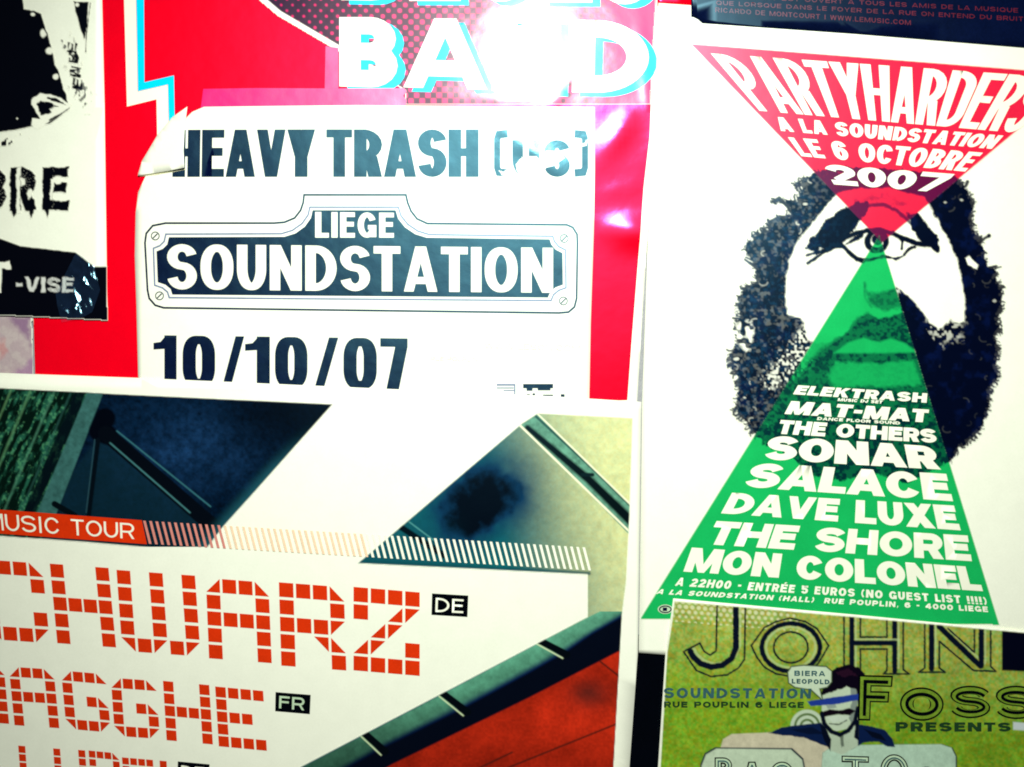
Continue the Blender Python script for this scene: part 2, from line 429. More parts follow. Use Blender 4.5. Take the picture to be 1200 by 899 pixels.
# ---------------------------------------------------------------- printed pictures: colour per grid point
def inside(X, Y, poly):
    m = np.zeros(X.shape, bool); n = len(poly)
    for i in range(n):
        x1, y1 = poly[i - 1]; x2, y2 = poly[i]
        if y1 == y2: continue
        c = ((y1 > Y) != (y2 > Y)) & (X < (x2 - x1) * (Y - y1) / (y2 - y1) + x1)
        m ^= c
    return m
def sdist(X, Y, poly):
    d = np.full(X.shape, 1e9); n = len(poly)
    for i in range(n):
        x1, y1 = poly[i - 1]; x2, y2 = poly[i]; dx, dy = x2 - x1, y2 - y1
        t = np.clip(((X - x1) * dx + (Y - y1) * dy) / (dx * dx + dy * dy + 1e-9), 0, 1)
        d = np.minimum(d, np.hypot(X - x1 - t * dx, Y - y1 - t * dy))
    return np.where(inside(X, Y, poly), -d, d)
def ldist(X, Y, pts):
    d = np.full(X.shape, 1e9)
    for (x1, y1), (x2, y2) in zip(pts[:-1], pts[1:]):
        dx, dy = x2 - x1, y2 - y1
        t = np.clip(((X - x1) * dx + (Y - y1) * dy) / (dx * dx + dy * dy + 1e-9), 0, 1)
        d = np.minimum(d, np.hypot(X - x1 - t * dx, Y - y1 - t * dy))
    return d
def soft(d, s=1.0): return np.clip(0.5 - d / s, 0, 1)
def smooth(a, b, x): t = np.clip((x - a) / (b - a), 0, 1); return t * t * (3 - 2 * t)

class Picture:
    def __init__(self, x0, y0, x1, y1, step=1.0, bgc=PAPER):
        self.xs = np.arange(x0, x1 + step * .5, step); self.ys = np.arange(y0, y1 + step * .5, step)
        self.X, self.Y = np.meshgrid(self.xs, self.ys)
        self.C = np.zeros(self.X.shape + (3,)); self.C[:] = bgc; self.K = np.zeros(self.X.shape, bool)
    def paint(self, m, c, keep=True):
        m = np.clip(m, 0, 1)[..., None]; c = np.asarray(c, float)
        self.C = self.C * (1 - m) + c * m
        if keep: self.K |= (m[..., 0] > 0.01)
    def build(self, name, poster, layer=1, mat='ink'):
        ny, nx = self.X.shape
        K = self.K; cell = K[:-1, :-1] | K[1:, :-1] | K[:-1, 1:] | K[1:, 1:]
        idx = np.arange(nx * ny).reshape(ny, nx)
        jj, ii = np.nonzero(cell)
        q = np.stack([idx[jj, ii], idx[jj + 1, ii], idx[jj + 1, ii + 1], idx[jj, ii + 1]], 1)
        used = np.unique(q); rem = np.full(nx * ny, -1); rem[used] = np.arange(len(used)); q = rem[q]
        xy = np.stack([self.X.ravel()[used], self.Y.ravel()[used]], 1)
        co = world_co(xy, poster.h(xy[:, 0], xy[:, 1]) + layer * 0.2) - np.array(poster.root.location)
        me = bpy.data.meshes.new(name)
        me.vertices.add(len(used)); me.vertices.foreach_set('co', co.astype(np.float32).ravel())
        me.loops.add(q.size); me.loops.foreach_set('vertex_index', q.ravel().astype(np.int32))
        me.polygons.add(len(q)); me.polygons.foreach_set('loop_start', np.arange(0, q.size, 4, dtype=np.int32))
        me.polygons.foreach_set('use_smooth', np.ones(len(q), bool))
        me.update(calc_edges=True); me.validate()
        a = me.color_attributes.new('ink', 'FLOAT_COLOR', 'POINT')
        c4 = np.ones((len(used), 4), np.float32); c4[:, :3] = np.clip(self.C.reshape(-1, 3)[used], 0, 0.88)
        a.data.foreach_set('color', c4.ravel())
        me.materials.append(M[mat])
        o = bpy.data.objects.new(name, me); col.objects.link(o); o.parent = poster.root
        return o

# ================================================================ SETTING: the wall
def make_wall():
    bm = bmesh.new()
    n = 60; g = []
    for j in range(n + 1):
        for i in range(n + 1):
            x = -2.2 + 4.4 * i / n; z = 3.0 * j / n
            g.append(bm.verts.new((x, 0.0 + 0.0008 * math.sin(x * 7) * math.sin(z * 5) + 0.001, z)))
    for j in range(n):
        for i in range(n):
            bm.faces.new((g[j * (n + 1) + i], g[j * (n + 1) + i + 1], g[(j + 1) * (n + 1) + i + 1], g[(j + 1) * (n + 1) + i]))
    me = bpy.data.meshes.new('wall'); bm.to_mesh(me); bm.free(); me.materials.append(M['wall'])
    o = bpy.data.objects.new('wall', me); col.objects.link(o); o['kind'] = 'structure'
make_wall()

# ================================================================ black poster showing as a strip at the bottom
p = Poster('poster', 'plain black poster showing only as a narrow strip left of the green poster', 1.0, centre=(850, 860))
shape('paper_sheet', [[(728, 742), (1250, 770), (1250, 1040), (722, 1040)]], M['black'], p, 0, True)

# ================================================================ torn pinkish scrap at the left edge
p = Poster('poster_scrap', 'greyish pink scrap of an old poster below the black and white poster', 1.2, centre=(0, 405))
shape('paper_sheet', [[(-70, 352), (36, 358), (38, 395), (40, 450), (-70, 450)]], M['paper'], p, 0, True)
pc = Picture(-70, 353, 39, 449, 1.0)
X, Y = pc.X, pc.Y
n = fbm(X, Y, 1 / 9, 5); pc.paint((X < 36.5 + (Y - 372) * .05) * 1.0, (.44, .34, .32))
pc.paint(smooth(.45, .7, n) * .45 * (X < 36), (.55, .48, .40))
pc.paint(soft(sdist(X, Y, [(14, 372), (36, 372), (37, 405), (28, 392)]) + (n - .5) * 10, 6) * .75, (.22, .10, .20))
pc.paint(soft(sdist(X, Y, [(12, 441), (42, 418), (42, 445)]) + (n - .5) * 8, 5) * .6, (.30, .12, .26))
pc.paint(soft(sdist(X, Y, [(-5, 405), (8, 396), (10, 412), (2, 420)]) + (n - .5) * 8, 5) * .5, (.55, .16, .14))
pc.build('faded_print', p)

# ================================================================ small red scrap at the top
p = Poster('poster_scrap', 'small salmon red paper scrap at the top beside the navy poster', 1.6, centre=(790, -20))
shape('paper_sheet', [[(769, -70), (812, -70), (811, 10), (770, 8)]], M['red'], p, 0, True)

# ================================================================ red BLUES BAND poster
folds = [(742, 272, .08, 23, 13, 3.2), (722, 162, -.95, 24, 10, 1.7), (728, 222, -.3, 20, 6, .35), (760, 120, 1.45, 60, 6, .5), (590, 118, .05, 60, 7, .3), (655, 110, -.9, 30, 7, .5)]
p = Poster('poster', 'red concert poster with white BAND lettering, cyan shadows and dark halftone dots', 1.2, cell=6, folds=folds, centre=(420, 200), amp=.2, seed=3)
shape('paper_sheet', [[(25, -90), (786, -90), (779, 0), (772, 160), (757, 300), (746, 478), (746, 500), (60, 480), (38, 372)]], M['paper'], p, 0, True)
right = [(774, -90), (769, 0), (764, 80), (761, 160), (754, 220), (748, 300), (740, 400), (735, 469)]
shape('red_background', [[(36, -80)] + right + [(690, 470), (500, 480), (80, 470), (42, 440), (40, 372)]], M['red'], p, 1)
shape('lightning_bolt', [[(146, -70), (160, -70), (160, 0), (162, 108), (197, 100), (199, 175), (186, 215), (184, 117), (149.5, 125.5), (146, 0)]], M['white'], p, 2)
shape('bolt_shadow', [[(160.4, -70), (169, -70), (170, 97), (204.5, 89), (206, 175), (199.4, 175), (197.4, 99.5), (162.4, 107.5), (160.4, 0)]], M['cyan'], p, 2)
pc = Picture(296, -70, 768, 124, 1.0)
X, Y = pc.X, pc.Y
edge = [(270, -70), (308, -1), (328, 16), (398, 57), (440, 84), (476, 106), (476, 200), (900, 200), (900, -200), (270, -200)]
reg = soft(sdist(X, Y, edge), 1.2) * (X < np.interp(Y, [-90, 0, 80, 160], [773, 768, 763, 760])) * (Y < 122.5)
pc.paint(reg, MAG)
s = 6.6
u = (X + Y) / s * math.pi; v = (X - Y) / s * math.pi
dots = (np.cos(u) + np.cos(v)) / 2
size = .75 - .75 * smooth(330, 720, X + (Y - 60) * .6) + .35 * smooth(90, -10, Y) * smooth(500, 330, X)  # dots shrink rightwards, the fading by glare put into the print
pc.paint(reg * np.clip((dots + size) * 2.2, 0, 1) * smooth(735, 690, X), (.012, .0, .02))
pc.paint(soft(ldist(X, Y, [(262, -80), (308, -1), (328, 16), (398, 57), (440, 82)]) - 2.6, 1.2), (.86, .84, .68))
pc.build('halftone_image', p, 2, 'halftone')
def band(dx, dy):
    P = []
    for s_, q, sx in (('B', [(398, 21), (466, 21), (466, 104), (398, 102)], 25), ('A', [(473, 22), (571, 23), (571, 106), (473, 103)], 25),
                  ('N', [(576, 23), (657, 24), (656, 109), (576, 107)], 25), ('D', [(672, 24), (760, 26), (760, 110), (670, 109)], 26),
                  ('B', [(400, -80), (466, -80), (466, 2), (400, 1)], 25), ('L', [(480, -80), (540, -80), (540, 2), (480, 2)], 25),
                  ('U', [(552, -80), (622, -80), (622, 3), (552, 3)], 25), ('E', [(634, -80), (694, -80), (694, 4), (634, 4)], 25),
                  ('S', [(702, -80), (762, -80), (762, 6), (702, 6)], 24)):
        P.append(text_pieces(s_, [(x + dx, y + dy) for x, y in q], sx, 20))
    return P
for P in band(9.5, 5): shape('letter_shadow', P, M['cyan'], p, 3)
for P in band(0, 0): shape('letter', P, M['white'], p, 4)
shape('tape_strip', [[(239, 105), (300, 104), (398, 104.5), (474, 104), (477, 108), (473, 113), (477, 119), (474, 128), (236, 128)],
                     [(382, 55), (397, 57), (397, 104.4), (381, 104.4)]], M['pinktape'], p, 5)

# ================================================================ HEAVY TRASH sheet
p = Poster('poster', 'white HEAVY TRASH sheet with a SOUNDSTATION name plate and the date 10/10/07', 2.6, cell=12,
           folds=[(640, 190, .6, 40, 8, .7), (185, 205, -.6, 30, 5, .6)], centre=(430, 300), amp=.3, seed=9)
out = [(240, 126), (420, 124), (697, 126), (697, 200), (696, 260), (692, 380), (690, 490), (166, 490), (163, 440), (161, 360), (159, 300), (160, 250), (163, 226), (174, 202), (198, 166), (213, 145), (226, 132)]
shape('paper_sheet', [out], M['paper'], p, 0, True)
# (the headline stays behind the folded corner, as in the photograph)
text('headline_word', 'HEAVY', [(204, 153), (370, 152.5), (370, 208), (203, 208)], 'navy', p, 15, 9.5, gap=.06, R=.85)
text('headline_word', 'TRASH', [(383, 152.5), (561, 152.5), (561, 208), (383, 208)], 'navy', p, 15, 9.5, gap=.06, R=.85)
# (us), its strokes cut away to imitate flash glare washing them out
def glare_cut(pieces, holes):
    vs, tr = union(pieces); out = []
    def subdiv(t, n):
        if n == 0: return [t]
        m = [((t[i][0] + t[(i + 1) % 3][0]) / 2, (t[i][1] + t[(i + 1) % 3][1]) / 2) for i in range(3)]
        return sum((subdiv(q, n - 1) for q in ((t[0], m[0], m[2]), (m[0], t[1], m[1]), (m[2], m[1], t[2]), (m[0], m[1], m[2]))), [])
    for t in tr:
        for q in subdiv([vs[i] for i in t], 3):
            c = np.array(q).mean(0); X1 = np.array([[c[0]]]); Y1 = np.array([[c[1]]])
            if not any(inside(X1, Y1, h)[0, 0] for h in holes): out.append(q)
    return out
us = text_pieces('[us]', [(579, 153), (689, 153), (689, 208), (579, 208)], 12.5, 9, gap=.16)
glare_gaps = [[(604, 194), (610, 186), (622, 183), (632, 186), (640, 177), (656, 178), (662, 186), (652, 193), (640, 197), (636, 205), (622, 209), (612, 212), (606, 202)],
       [(672, 166), (682, 169), (692, 162), (686, 172), (676, 171)], [(584, 200), (590, 202), (596, 198), (600, 210), (588, 206)]]
shape('headline_word', glare_cut(us, glare_gaps), M['navy'], p, 1, raw=True)
# name plate
def rpath(pts): return pts
outer = [(195, 262), (322, 262)] + arc(330, 238, 26, 24, 100, 20, 8)[0:0] + [(334, 261), (346, 256), (353, 247), (356, 238), (357, 229), (476, 229), (478, 238), (482, 248), (489, 257), (501, 262.5), (664, 264)] \
    + [(671, 267), (676, 275), (676.5, 285), (675.5, 350), (673, 360), (666, 366), (655, 367), (193, 361), (183, 358), (176, 350), (174, 340), (171, 285), (172.5, 274), (180, 265)]
shape('plate_outline', sweep(outer, 2.2, 2.2, True), M['navy'], p, 1)
inner = [(199, 278.5), (334, 278), (347, 274), (358, 266), (365, 256), (367, 247), (464, 247), (467, 257), (475, 267), (487, 275), (500, 279), (644, 281)] \
    + [(646, 287), (651, 293), (659, 297), (659.5, 334), (651, 337), (645, 342), (642, 349), (203, 345.5), (201, 339), (195, 334), (186, 331), (184.5, 295), (192, 292), (197, 287)]
shape('name_plate', [inner], M['navy'], p, 1)
def offs(poly, d):
    cx, cy = 423, 305
    return [(x + d * (1 if x > cx else -1) * (1 if abs(x - cx) > 66 else .9), y + d * (1 if y > (296 if x < 0 else 300) else -1)) for x, y in poly]
shape('plate_inner_line', sweep(offs(inner, 3.6), 1.8, 1.8, True), M['grey'], p, 1)
for (x, y) in ((183, 277), (188, 347), (661, 280), (660, 353)):
    shape('printed_screw', sweep(disc(x, y, 4.6, 20), 1.1, 1.1, True) + line([(x - 2.6, y + 2.6), (x + 2.6, y - 2.6)], 1.4), M['navy'], p, 1)
text('plate_word', 'LIEGE', [(370, 249), (462, 250), (462, 279), (370, 279)], 'white', p, 7.2, 5.4, 2, .16)
text('plate_word', 'SOUNDSTATION', [(197, 286.5), (648, 291), (648, 343.5), (197, 339.5)], 'white', p, 12.2, 8.6, 2, .12, .92)
for ch, a, b in (('1', 181, 208), ('0', 215, 253), ('/', 261, 287), ('1', 288, 317), ('0', 323, 361), ('/', 369, 397), ('0', 403, 442), ('7', 446, 478)):
    t0 = 393 + (a - 181) * .013; t1 = 393 + (b - 181) * .013
    text('date_digit', ch, [(a, t0), (b, t1), (b, t1 + 60), (a, t0 + 60)], 'navy', p, 15.5, 10, 1, 0, .7)
text('small_print', 'WWW.LESON.COM', [(568, 402), (680, 405), (680, 412), (568, 409)], 'faint', p, 1.2, 1.2)
text('small_print', 'RUE POUPLIN', [(505, 418), (560, 419), (560, 424), (505, 423)], 'faint', p, 1, 1)
shape('sponsor_logo', [rect(582, 450, 604, 452), rect(582, 454, 602, 455.3), rect(590, 457, 603, 458.2), rect(602.4, 450, 604, 463)], M['grey'], p, 1)
shape('sponsor_logo', [rect(613, 450, 648, 455), rect(617, 455, 624, 458), rect(630, 455, 645, 457.5), rect(617, 462, 621, 466), rect(636, 462.5, 648, 464), rect(657, 462, 661.5, 466), rect(624, 461, 627, 466)], M['navy'], p, 1)
# corner of the sheet folded over onto the headline
fx = [(163, 207), (168, 190), (186, 160), (204, 139), (222, 127), (219, 150), (217.5, 178), (218.5, 198), (203, 201), (184, 204)]
V, T = union([fx]); 
flap = shape('folded_corner', [fx], M['paper'], p, 9, True)
for v in flap.data.vertices:
    x = (v.co.x + flap.parent.location.x) / S + CX
    v.co.y -= 0.0022 * max(0, (x - 170) / 48) ** 1.5
shape('crease_line', line([(163, 207), (184, 205.2), (203, 202), (219, 199)], 1.0), M['faint'], p, 2)

# ================================================================ MUSIC TOUR poster
p = Poster('poster', 'white MUSIC TOUR poster with orange tiled lettering and a slanted photo of steel beams', 4.0, cell=24, centre=(350, 700), amp=.35, seed=21)
shape('paper_sheet', [[(-150, 430), (0, 437), (165, 443), (640, 464), (751, 471), (749, 620), (747, 763), (737, 899), (727, 1030), (-150, 1030)]], M['paper'], p, 0, True)
pc = Picture(-60, 448, 745, 640, 1.0)
X, Y = pc.X, pc.Y
def ln_y(xa, ya, xb, yb): return ya + (X - xa) * (yb - ya) / (xb - xa)
n1 = fbm(X, Y, 1 / 5, 31); n2 = fbm(X, Y, 1 / 28, 32); n3 = vnoise(X, Y, 1 / 2.4, 33)
A = [(-60, 452), (0, 455), (120, 461), (390, 474), (300, 575), (262, 617), (240, 646), (100, 634), (0, 627), (-60, 623)]
dA = sdist(X, Y, A); mA = soft(dA, 1.2)
base = np.array([.002, .009, .024]) * (0.25 + 1.5 * n1[..., None] * n2[..., None] * 2)
glow = np.exp(-((X - 215) / 85) ** 2 - ((Y - 530) / 55) ** 2)[..., None]
base = base * (.25 + 1.5 * glow) + np.array([.0, .004, .012]) * n3[..., None]
pc.paint(mA, base)
pc.paint(mA * soft(sdist(X, Y, [(80, 560), (118, 512), (140, 512), (252, 612), (240, 640), (60, 640)]), 6) * .55, (.004, .022, .032))
# wood grain at the left
wl = [(-60, 440), (112, 440), (48, 640), (-60, 640)]
mw = mA * soft(sdist(X, Y, wl), 3)
t = X + (Y - 458) * .42
grain = fbm(t * 1.6, Y * .6, 1 / 7, 41, 3)
cw = np.array([.005, .034, .018]) * (0.2 + 2.6 * smooth(.42, .75, grain)[..., None]) + np.array([.035, .11, .04]) * smooth(.6, .85, n3 * grain * 1.7)[..., None]
pc.paint(mw, cw)
for c0, wd, cc in ((15, 2.2, (.10, .24, .09)), (38, 3.0, (.08, .22, .09)), (66, 2.6, (.06, .20, .11)), (86, 2.0, (.02, .08, .06))):
    pc.paint(mw * soft(np.abs(t - c0) - wd * .5, 2.5) * (.4 + .6 * n1), cc)
pc.paint(mw * soft(np.abs(t - 97) - 7, 3) * .93, (.001, .004, .006))
pc.paint(mA * soft(sdist(X, Y, [(106, 455), (125, 455), (68, 602), (45, 602)]), 1.5), np.array([.035, .12, .10]) * (0.6 + .7 * n1[..., None]))
pc.paint(mA * soft(ldist(X, Y, [(125, 490), (118, 505), (127, 509)]) - 12, 3), (.0005, .001, .003))
pc.paint(mA * soft(ldist(X, Y, [(117, 515), (106, 604)]) - 2.6, 1.5), (.001, .003, .005))
pc.paint(mA * soft(ldist(X, Y, [(113, 515), (103, 600)]) - .6, 1) * .6, (.03, .09, .10))
pc.paint(mA * soft(ldist(X, Y, [(126, 508), (258, 622)]) - 9, 1.5), (.001, .002, .004))
pc.paint(mA * soft(ldist(X, Y, [(131, 519), (224, 600)]) - .9, 1.2) * .9, (.05, .17, .16))
pc.paint(mA * soft(ldist(X, Y, [(139, 505), (248, 593)]) - .9, 1.2) * .9, (.03, .13, .14))
pc.paint(mA * soft(ldist(X, Y, [(66, 590), (90, 604)]) - 3.5, 1.2), (.001, .003, .004))
pc.paint(mA * smooth(-26, -3, dA) * smooth(290, 320, X + (Y - 560) * .9) * smooth(480, 560, Y) * .85, (.012, .085, .10))
pc.paint(mA * smooth(230, 330, X) * smooth(560, 480, Y) * .75, (.0006, .001, .003))
pc.build('photo_of_beams', p, 1)

pc = Picture(330, 480, 746, 1010, 1.0)
X, Y = pc.X, pc.Y
n1 = fbm(X, Y, 1 / 6, 51); n2 = fbm(X, Y, 1 / 40, 52); n3 = vnoise(X, Y, 1 / 2.5, 53)
redge = np.interp(Y, [480, 600, 680, 720, 899, 1010], [741, 737, 733, 728, 718, 711])
B = [(421, 659), (612, 496), (630, 484.5), (760, 491), (760, 1020), (200, 1020), (200, 988), (356, 896), (519, 811), (620, 758), (688.5, 722), (688.5, 672)]
mB = soft(sdist(X, Y, B), 1.2) * soft(X - redge, 1.2)
# pale green to cream wall of the picture, with a dark soft blot
g = smooth(565, 745, X - (Y - 560) * .25)[..., None]  # brightens to the right: print colour with some flash haze painted in
wallc = (1 - g) * np.array([.005, .11, .11]) + g * np.array([.62, .64, .27])
wallc = wallc * (.84 + .32 * n1[..., None]) * np.where((n3 > .5)[..., None], np.array([1.02, .99, .96]), np.array([.98, 1.01, 1.03]))
pc.paint(mB, wallc)
blot = np.exp(-((X - 562) / 56) ** 2 - ((Y - 590 + (X - 560) * .3) / 46) ** 2) * (1.3 + 1.1 * (fbm(X, Y, 1 / 22, 57, 3) - .5))
pc.paint(mB * np.clip(blot * 1.45, 0, 1) * smooth(720, 640, X), (.003, .03, .07))
pc.paint(mB * smooth(.55, 1.05, blot + .25 * (n1 - .5)), (.0006, .002, .005))
pc.paint(mB * smooth(560, 440, X) * smooth(590, 640, Y) * .7, (.005, .06, .08))
pc.paint(mB * soft(ldist(X, Y, [(470, 617), (520, 650)]) - 3.5, 2), (.001, .005, .008))
pc.paint(mB * soft(ldist(X, Y, [(480, 611), (508, 632)]) - .8, 1.2), (.06, .25, .22))
pc.paint(mB * soft(ldist(X, Y, [(424, 657), (560, 664), (690, 671)]) - 2, 2) * .8, (.004, .06, .07))
# steel bar across
pc.paint(mB * soft(sdist(X, Y, [(611, 498), (631, 484), (745, 600), (745, 634)]), 1.2), np.array([.10, .26, .16]) * (.5 + n1[..., None]))
pc.paint(mB * soft(ldist(X, Y, [(618, 501), (690, 562), (745, 616)]) - (3.2 + (X - 615) * .02), 3), (.001, .004, .004))
pc.paint(mB * soft(ldist(X, Y, [(628, 488), (693, 548), (745, 599)]) - 1.3, 1.5) * .9, (.01, .05, .04))
pc.paint(mB * soft(ldist(X, Y, [(609, 498), (745, 630)]) - 1.2, 1), (.80, .78, .50))
pc.paint(mB * soft(ldist(X, Y, [(630, 485), (745, 597)]) - 1.0, 1), (.78, .78, .48))
pc.paint(mB * soft(ldist(X, Y, [(682, 556), (694, 556)]) - 2.2, 1.5), (.002, .01, .01))
# beam under the white panel, its shadow and the red boards
low = [(200, 1000), (356, 897), (519, 812), (620, 758.5), (688, 722.5), (745, 690), (760, 1020)]
def yl(xs, ys): return np.interp(X, xs, ys)
up = yl([200, 356, 519, 620, 688, 745], [985, 897, 812, 758.5, 722.5, 694])
gb = yl([200, 407, 449, 540, 620, 664, 693, 728, 745], [1018, 899, 875, 830, 787, 762, 742, 722, 716])
bb = yl([200, 460, 620, 725, 745], [1040, 894, 816, 762, 751])
isl = (Y > up) & ((X < 689) | (Y > 715))
tt = np.clip((Y - up) / np.maximum(gb - up, 1), 0, 1)
beam = (np.array([.10, .33, .19]) * (1 - .5 * tt[..., None]) * (.7 + .6 * n1[..., None]))
beam = beam * (1 - smooth(.65, 1, tt))[..., None] + np.array([.002, .01, .05]) * smooth(.6, 1, tt)[..., None]
beam = beam * (0.3 + .7 * smooth(360, 600, X))[..., None]
pc.paint(mB * soft(up - Y, 1.2) * (X < 740) * isl, beam)
pc.paint(mB * soft(gb - Y, 3), (.001, .002, .006))
rb = np.array([.42, .018, .004]) * (.35 + 1.15 * n2[..., None]) * (1 - .35 * smooth(840, 920, Y))[..., None] * (.85 + .3 * n3[..., None])
pc.paint(mB * soft(bb - Y, 1.6), rb)
pc.paint(mB * soft(bb - Y, 1.6) * np.exp(-((X - 690) / 22) ** 2 - ((Y - 812) / 16) ** 2) * .75, (.06, .012, .008))
for a in ([(724, 846), (600, 896), (500, 940)], [(703, 774), (726, 792)], [(720, 900), (640, 935)], [(560, 899), (600, 880)]):
    pc.paint(mB * soft(ldist(X, Y, a) - 1.1, 1.2) * .85, (.06, .008, .004))
for a, b in (((633, 750), (664, 766)), ((519, 811), (548, 833)), ((428, 858), (452, 879))):
    pc.paint(mB * soft(ldist(X, Y, [a, b]) - 4.2, 1.2), (.0008, .002, .003))
    pc.paint(mB * soft(ldist(X, Y, [(a[0] - 4, a[1] + 3.5), (b[0] - 5, b[1] + 4)]) - .9, 1) * .9, (.55, .66, .35))
pc.build('photo_of_beams', p, 1)
# red strip, hatch bars, wording
shape('red_strip', [[(-60, 592), (0, 596.5), (168, 609), (174, 637), (0, 624.5), (-60, 620)]], M['orange'], p, 2)
bars = []
for i in range(72):
    x = 173 + i * 7.22; yt = 609.3 + (x - 170) * .0605; w_ = 3.1
    bars.append((x, [(x - 3.5, yt), (x - 3.5 + w_, yt + .2), (x + 3.5 + w_, yt + 27.2), (x + 3.5, yt + 27)]))
M['bar_a'] = material('salmon_ink', (.62, .22, .16), .5, .5, .3, .1)
M['bar_b'] = material('pale_orange_ink', (.84, .60, .36), .5, .5, .3, .1)
shape('hatch_bars', [b for x, b in bars if x < 262], M['bar_a'], p, 3)
shape('hatch_bars', [b for x, b in bars if 262 <= x < 432], M['bar_b'], p, 3)
shape('hatch_bars', [b for x, b in bars if x >= 432], M['white'], p, 3)
text('strip_lettering', 'MUSIC TOUR', [(-17, 600), (159, 613), (159.5, 631), (-15, 619.5)], 'white', p, 2.6, 2.2, 3, .14)
TRI = {'/': 'BR', '\\': 'BL', '7': 'TR', 'r': 'TL'}
def tile(cx, cy, kind, s, cv, rv):
    cu = (cv[0] / math.hypot(*cv), cv[1] / math.hypot(*cv)); ru = (rv[0] / math.hypot(*rv), rv[1] / math.hypot(*rv)); h = s / 2
    P = {k: (cx + a * h * cu[0] + b * h * ru[0], cy + a * h * cu[1] + b * h * ru[1]) for k, a, b in (('TL', -1, -1), ('TR', 1, -1), ('BR', 1, 1), ('BL', -1, 1))}
    if kind == '#': return [P['TL'], P['TR'], P['BR'], P['BL']]
    k = TRI[kind]; skip = {'BR': 'TL', 'BL': 'TR', 'TR': 'BL', 'TL': 'BR'}[k]
    return [P[q] for q in ('TL', 'TR', 'BR', 'BL') if q != skip]
def tiles(pat, o, cv, rv, s):
    out = []
    for r, row in enumerate(pat):
        for c, ch in enumerate(row):
            if ch != '.': out.append(tile(o[0] + c * cv[0] + r * rv[0], o[1] + c * cv[1] + r * rv[1], ch, s, cv, rv))
    return out
PC = ['/##\\', '#..#', '#...', '#..#', '7##r']
PA = ['/##\\', '#..#', '####', '#..#', '#..#']
PG = ['/##\\', '#...', '#.#\\', '#..#', '7##r']
PH = ['#..#', '#..#', '####', '#..#', '#..#']
for pat, o, cv, rv, s_ in (
    (PC, (-12, 663), (18.8, 1.3), (1.9, 19.3), 15.9), (PH, (69, 668), (17.7, 1.3), (1.85, 19.3), 15.6),
    (['#.#.#', '#.#.#', '#.#.#', '#.#.#', '7#r#r'], (147, 675.5), (18.9, 1.4), (1.4, 19.6), 16),
    (PA, (251, 685), (19, 1.5), (.8, 19.4), 16.2), (['###\\', '#..#', '###r', '#.7\\', '#..#'], (336.5, 690.5), (19.7, 1.5), (.6, 20.1), 16.8),
    (['####', '#./r', './r.', '/r.#', '####'], (423.5, 696), (20.1, 1.7), (0, 20.1), 17),
    (['...\\', '...#', '...#', '...#', '...#'], (-39, 781), (13.5, .9), (1.3, 14.2), 11.6),
    (PA, (19, 786), (13.6, .9), (1.4, 14.2), 11.6), (PG, (80, 790.5), (13.5, 1.2), (1.3, 14.1), 11.6), (PG, (138, 799), (13.7, 1.0), (1.0, 14), 11.7),
    (PH, (199, 803), (14, 1.3), (.9, 14.3), 12), (['####', '#...', '###.', '#...', '####'], (260, 809.7), (14.6, 1.4), (.9, 14.4), 12.2),
    (['#...#', '#...#', '#...#', '#...#', '7###r'], (28, 876.5), (10.2, .8), (.7, 9.8), 8.2), (['#', '#', '#', '#', '#'], (98, 881.5), (9, .8), (.7, 9.8), 8.2),
    (['###\\', '#..#', '#..#', '###r', '#...'], (110, 882), (9.2, .9), (.7, 9.8), 7.9), (['####', '#...', '###.', '#...', '####'], (149, 890), (9.4, .8), (.7, 9.8), 7.9),
    (['#', '#', '#', '#', '#'], (193, 894), (9, .8), (.5, 9.8), 8.2)):
    shape('tiled_letter', tiles(pat, o, cv, rv, s_), M['orange'], p, 1)
for s_, q, tq in (('DE', [(506.7, 694.5), (549, 697), (548, 722), (506, 719.5)], [(511, 699.5), (543.5, 701.5), (543, 717.5), (510.5, 716)]),
              ('FR', [(324, 809.7), (365, 813), (364, 835.5), (323.5, 832)], [(328.5, 814), (358, 816.5), (357.5, 831), (328, 828.5)]),
              ('DE', [(210, 890.5), (247, 894), (246.5, 914), (209.5, 911)], [(214, 895), (241, 897.5), (240.5, 910), (213.5, 907.5)])):
    shape('country_box', [q], M['black'], p, 1)
    text('country_code', s_, tq, 'mint' if s_ != 'DE' else 'white', p, 2.6, 2.3, 2, .2)

# ================================================================ black and white poster, upper left
p = Poster('poster', 'black and white poster with splattered BRE lettering and a black band reading VISE', 3.2, cell=16, centre=(20, 150), amp=.35, seed=31)
bw = [(-150, -110), (119, -110), (121, 0), (124, 120), (127, 345), (128, 375.5), (60, 372), (-150, 364)]
shape('paper_sheet', [bw], M['paper'], p, 0, True)
pc = Picture(-80, -70, 128, 376, 1.0)
X, Y = pc.X, pc.Y
nx = (fbm(X, Y, 1 / 7, 61) - .5); ny = (fbm(X, Y, 1 / 7, 71) - .5)
ok = (X < np.interp(Y, [-70, 0, 120, 345, 376], [119.5, 120.5, 123.5, 126.5, 127.5])) * (Y < 369 + (X) * .05)
def blk(d, s=1.2): pc.paint(soft(d, s) * ok, (.0012, .0012, .003))
def wht(d, s=1.2): pc.paint(soft(d, s) * ok, PAPER)
blk(sdist(X, Y, [(-80, -80), (18, -80), (28, 0), (30, 12), (42, 14), (50, 18), (57, 40), (66, 75), (75, 100), (82, 122), (84, 128), (60, 146), (42, 149), (20, 153), (-80, 166)]) + nx * 2.5)
for x, y, r, r2 in ((40, 18, 2.3, 2), (52, 41, 3, 5), (59.5, 61, 3.8, 3.4), (67, 91, 2.6, 2.8), (22, 140, 1.2, 1.2)):
    wht((np.hypot((X - x) / r, (Y - y) / r2) - 1) * 2.5 + nx * 3)
